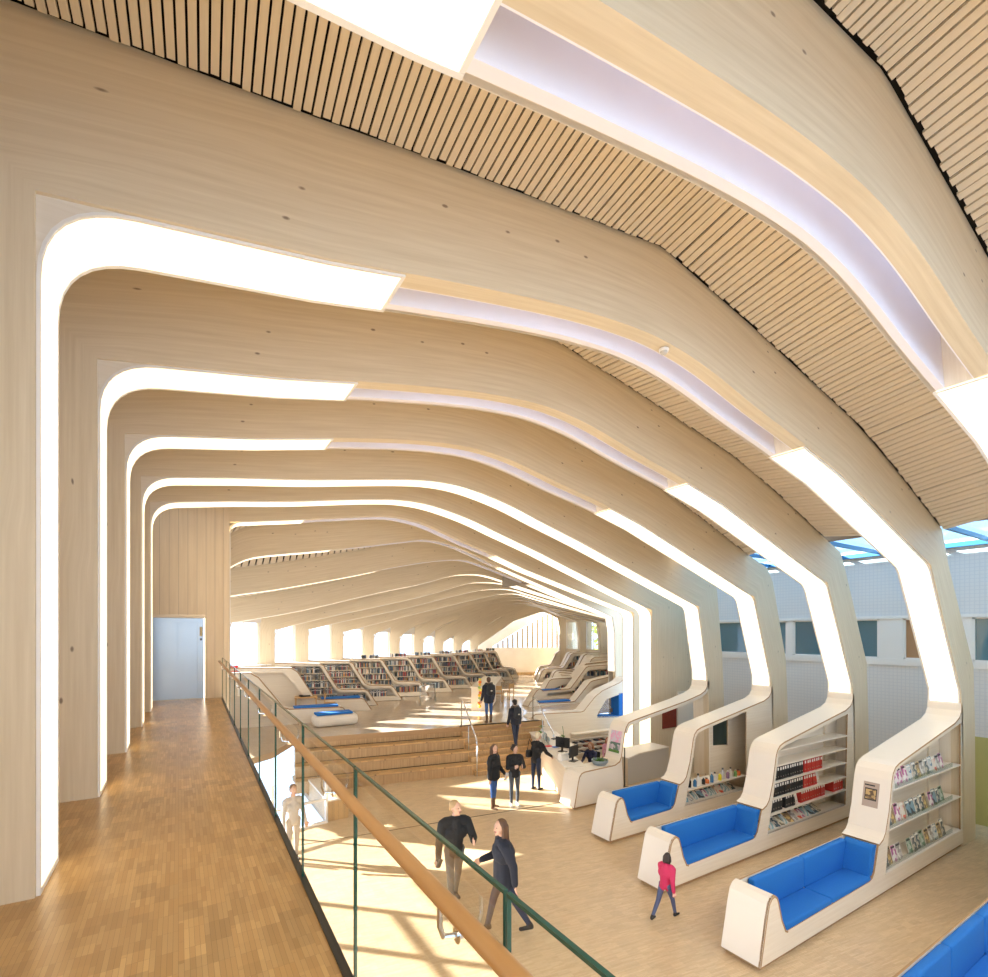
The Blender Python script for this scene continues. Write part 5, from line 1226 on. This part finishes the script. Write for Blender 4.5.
# woman in a navy coat
P2 = person((4.45, 6.8, 0), face_to(-.9, .35), 1.84, 'long haired woman in a navy coat walking nearest to the camera', NAVY, DJ, BS, SK, BRN, .3, .35, ((.2, .3, 1.2), (-.4, .25, .35)), .06, (.12, NAVY), None, .35, bulk=1.32)
P3 = person((7.33, 11.75, 0), face_to(.45, -.9), 1.74, 'woman in black jacket, blue jeans and brown boots holding a white paper', BLK, JEAN, BOOT, SK, BRN, .2, .06, ((.0, .12, .15), (.15, .14, .6)), .0, (.08, BLK), None, -.5, bulk=1.25)
P4 = person((7.92, 11.6, 0), face_to(-.25, -.95), 1.7, 'woman in black jacket and grey jeans with white shoes and folded hands', BLK, GJ, WS, SK, DBR, -.1, .03, ((.35, .22, 1.6), (.35, .22, 1.6)), .03, None, None, .3, bulk=1.22, nod=.25)
P5 = person((9.3, 12.45, 0), face_to(.85, .2), 1.74, 'blond woman in a black jacket leaning at the service counter', BLK, DJ, BS, SK, PBL, 0, .04, ((.5, .2, .5), (.65, .15, .3)), .14, None, None, -.2, bulk=1.2)
P6 = person((10.30, 15.02, .70), face_to(.15, 1), 1.7, 'person in black hat and dark jacket climbing the oak stairs', NAVY, DJ, BS, SK, DBR, 0, .22, ((.05, .12, .2), (.1, .12, .2)), .08, (.02, NAVY), FUR, 0, hat=BLK, bulk=1.25)
P7 = person((9.98, 16.35, ZS), face_to(.2, 1), 1.72, 'person in dark parka with fur hood, blue jeans and boots above the stairs', NAVY, JEAN, BOOT, SK, BRN, 0, .05, ((.1, .14, .4), (.1, .14, .3)), .0, (.1, NAVY), FUR, 0, bulk=1.32)
P8 = person((11.5, 12.35, 0), face_to(-.9, -.3), 1.62, 'librarian in navy top sitting behind the desk', colmat('navy_top', (.01, .015, .06)), DJ, BS, SK, RDH, .05, 0, ((.5, .15, .9), (.5, .15, .9)), .12, None, None, 0, sit=True, nod=.3)
P9 = person((12.35, 12.5, 0), face_to(-.4, -.7), 1.25, 'red haired child in a pink top behind the desk', colmat('pink_top', (.65, .32, .42)), colmat('brown_trousers', (.3, .13, .05)), BS, SK2, RDH, .15, .0, ((.2, .12, .4), (.2, .12, .4)), .0)
P10 = person((6.95, 5.68, 0), face_to(.95, .1), 1.12, 'small child in a pink jacket running past the sofas', colmat('raspberry_jacket', (.55, .02, .10)), colmat('child_jeans', (.07, .09, .18)), BS, SK2, DBR, .03, .42, ((-.4, .2, .4), (.4, .2, .6)), .12, None, None, .2, bulk=1.3)
P11 = person((2.05, 11.3, 0), face_to(.2, -.9), 1.6, 'blurred person in pale clothes seen through the railing glass below the gallery', colmat('pale_shirt', (.50, .47, .43)), colmat('pale_trousers', (.42, .38, .33)), BS, SK, BRN, 0, .05)
backpack(P6, 'dark backpack on the person climbing the oak stairs', colmat('pack_navy', (.02, .022, .028), .7)); backpack(P7, 'dark backpack on the person above the stairs', colmat('pack_black', (.015, .017, .022), .7))
# office chair for the librarian
oc = thing('office_chair', (11.5, 12.35, 0), 'dark office chair under the librarian behind the desk', 'chair')
m = MB(); m.box((11.28, 12.13, .36), (11.72, 12.57, .41), M['black']); world(m.build('seat', bevel=.02), oc)
m = MB(); m.box((11.70, 12.2, .46), (11.74, 12.55, .9), M['black']); world(m.build('backrest', bevel=.02), oc)
m = MB(); m.tube([(11.5, 12.35, .05), (11.5, 12.35, .37)], .03, M['chrome']); world(m.build('column'), oc)
for i in range(5):
    a = i * 1.2566; m = MB(); m.tube([(11.5, 12.35, .08), (11.5 + .28 * math.cos(a), 12.35 + .28 * math.sin(a), .045)], .02, M['black']); world(m.build('leg'), oc)
# things in hands
def held(P, i, off, size, name, label, cat, mat_, rz=0):
    w = P[1] @ (P[2]['wr'][i] + Vector(off)); m = MB(); m.box((-size[0] / 2, -size[1] / 2, -size[2] / 2), (size[0] / 2, size[1] / 2, size[2] / 2), mat_); o = m.build(name, loc=w); o.rotation_euler = (.2, .3, rz); return tag(o, label, cat)
held(P3, 1, (0, .06, -.08), (.15, .012, .21), 'paper', 'folded white paper in the hand of the woman in brown boots', 'paper', M['paper'], .5)
held(P1, 0, (0, .07, -.06), (.09, .03, .14), 'camera_pouch', 'small black pouch in the hand of the walking man', 'pouch', M['black'], .4)
w = P5[1] @ (P5[2]['chest'] + Vector((-.17, -.13, -.12))); hb = thing('handbag', w, 'black shoulder bag on the blond woman at the counter', 'bag')
m = MB(); m.box((-.14, -.06, -.13), (.14, .06, .1), M['black']); o = m.build('bag', hb, bevel=.04); m = MB(); m.tube([(-.1, 0, .08), (-.04, .02, .3), (.02, .06, .42), (.06, .02, .3), (.1, 0, .08)], .012, M['black'], 8); m.build('strap', hb, smooth=True)

# ------------------------------------------------------------------ light, sky, camera
w = bpy.data.worlds.new('sky'); S.world = w; w.use_nodes = True
bg = w.node_tree.nodes['Background']; bg.inputs['Color'].default_value = (.58, .77, 1, 1); bg.inputs['Strength'].default_value = 3.4
sd_ = Vector((.72, -.69, -math.tan(R(21)))); sl = bpy.data.lights.new('sun', 'SUN'); sl.energy = 46; sl.color = (1, .95, .87); sl.angle = R(.8)
so = bpy.data.objects.new('sun', sl); COL.objects.link(so); so.rotation_euler = sd_.to_track_quat('-Z', 'Y').to_euler(); so.location = (-20, 30, 20)
cam = bpy.data.cameras.new('camera'); co = bpy.data.objects.new('camera', cam); COL.objects.link(co)
co.location = (0, 0, 4.8); co.rotation_euler = (R(90), 0, R(-32)); cam.sensor_fit = 'HORIZONTAL'; cam.sensor_width = 36; cam.lens = 505 / 988 * 36
cam.shift_y = (633 - 488.5) / 988; cam.clip_start = .05; cam.clip_end = 300
S.camera = co
vs = S.view_settings; vs.view_transform = 'Standard'; vs.look = 'None'; vs.gamma = 1; vs.use_curve_mapping = False; vs.exposure = -.1
S.cycles.max_bounces = 10; S.cycles.diffuse_bounces = 6; S.cycles.transparent_max_bounces = 16
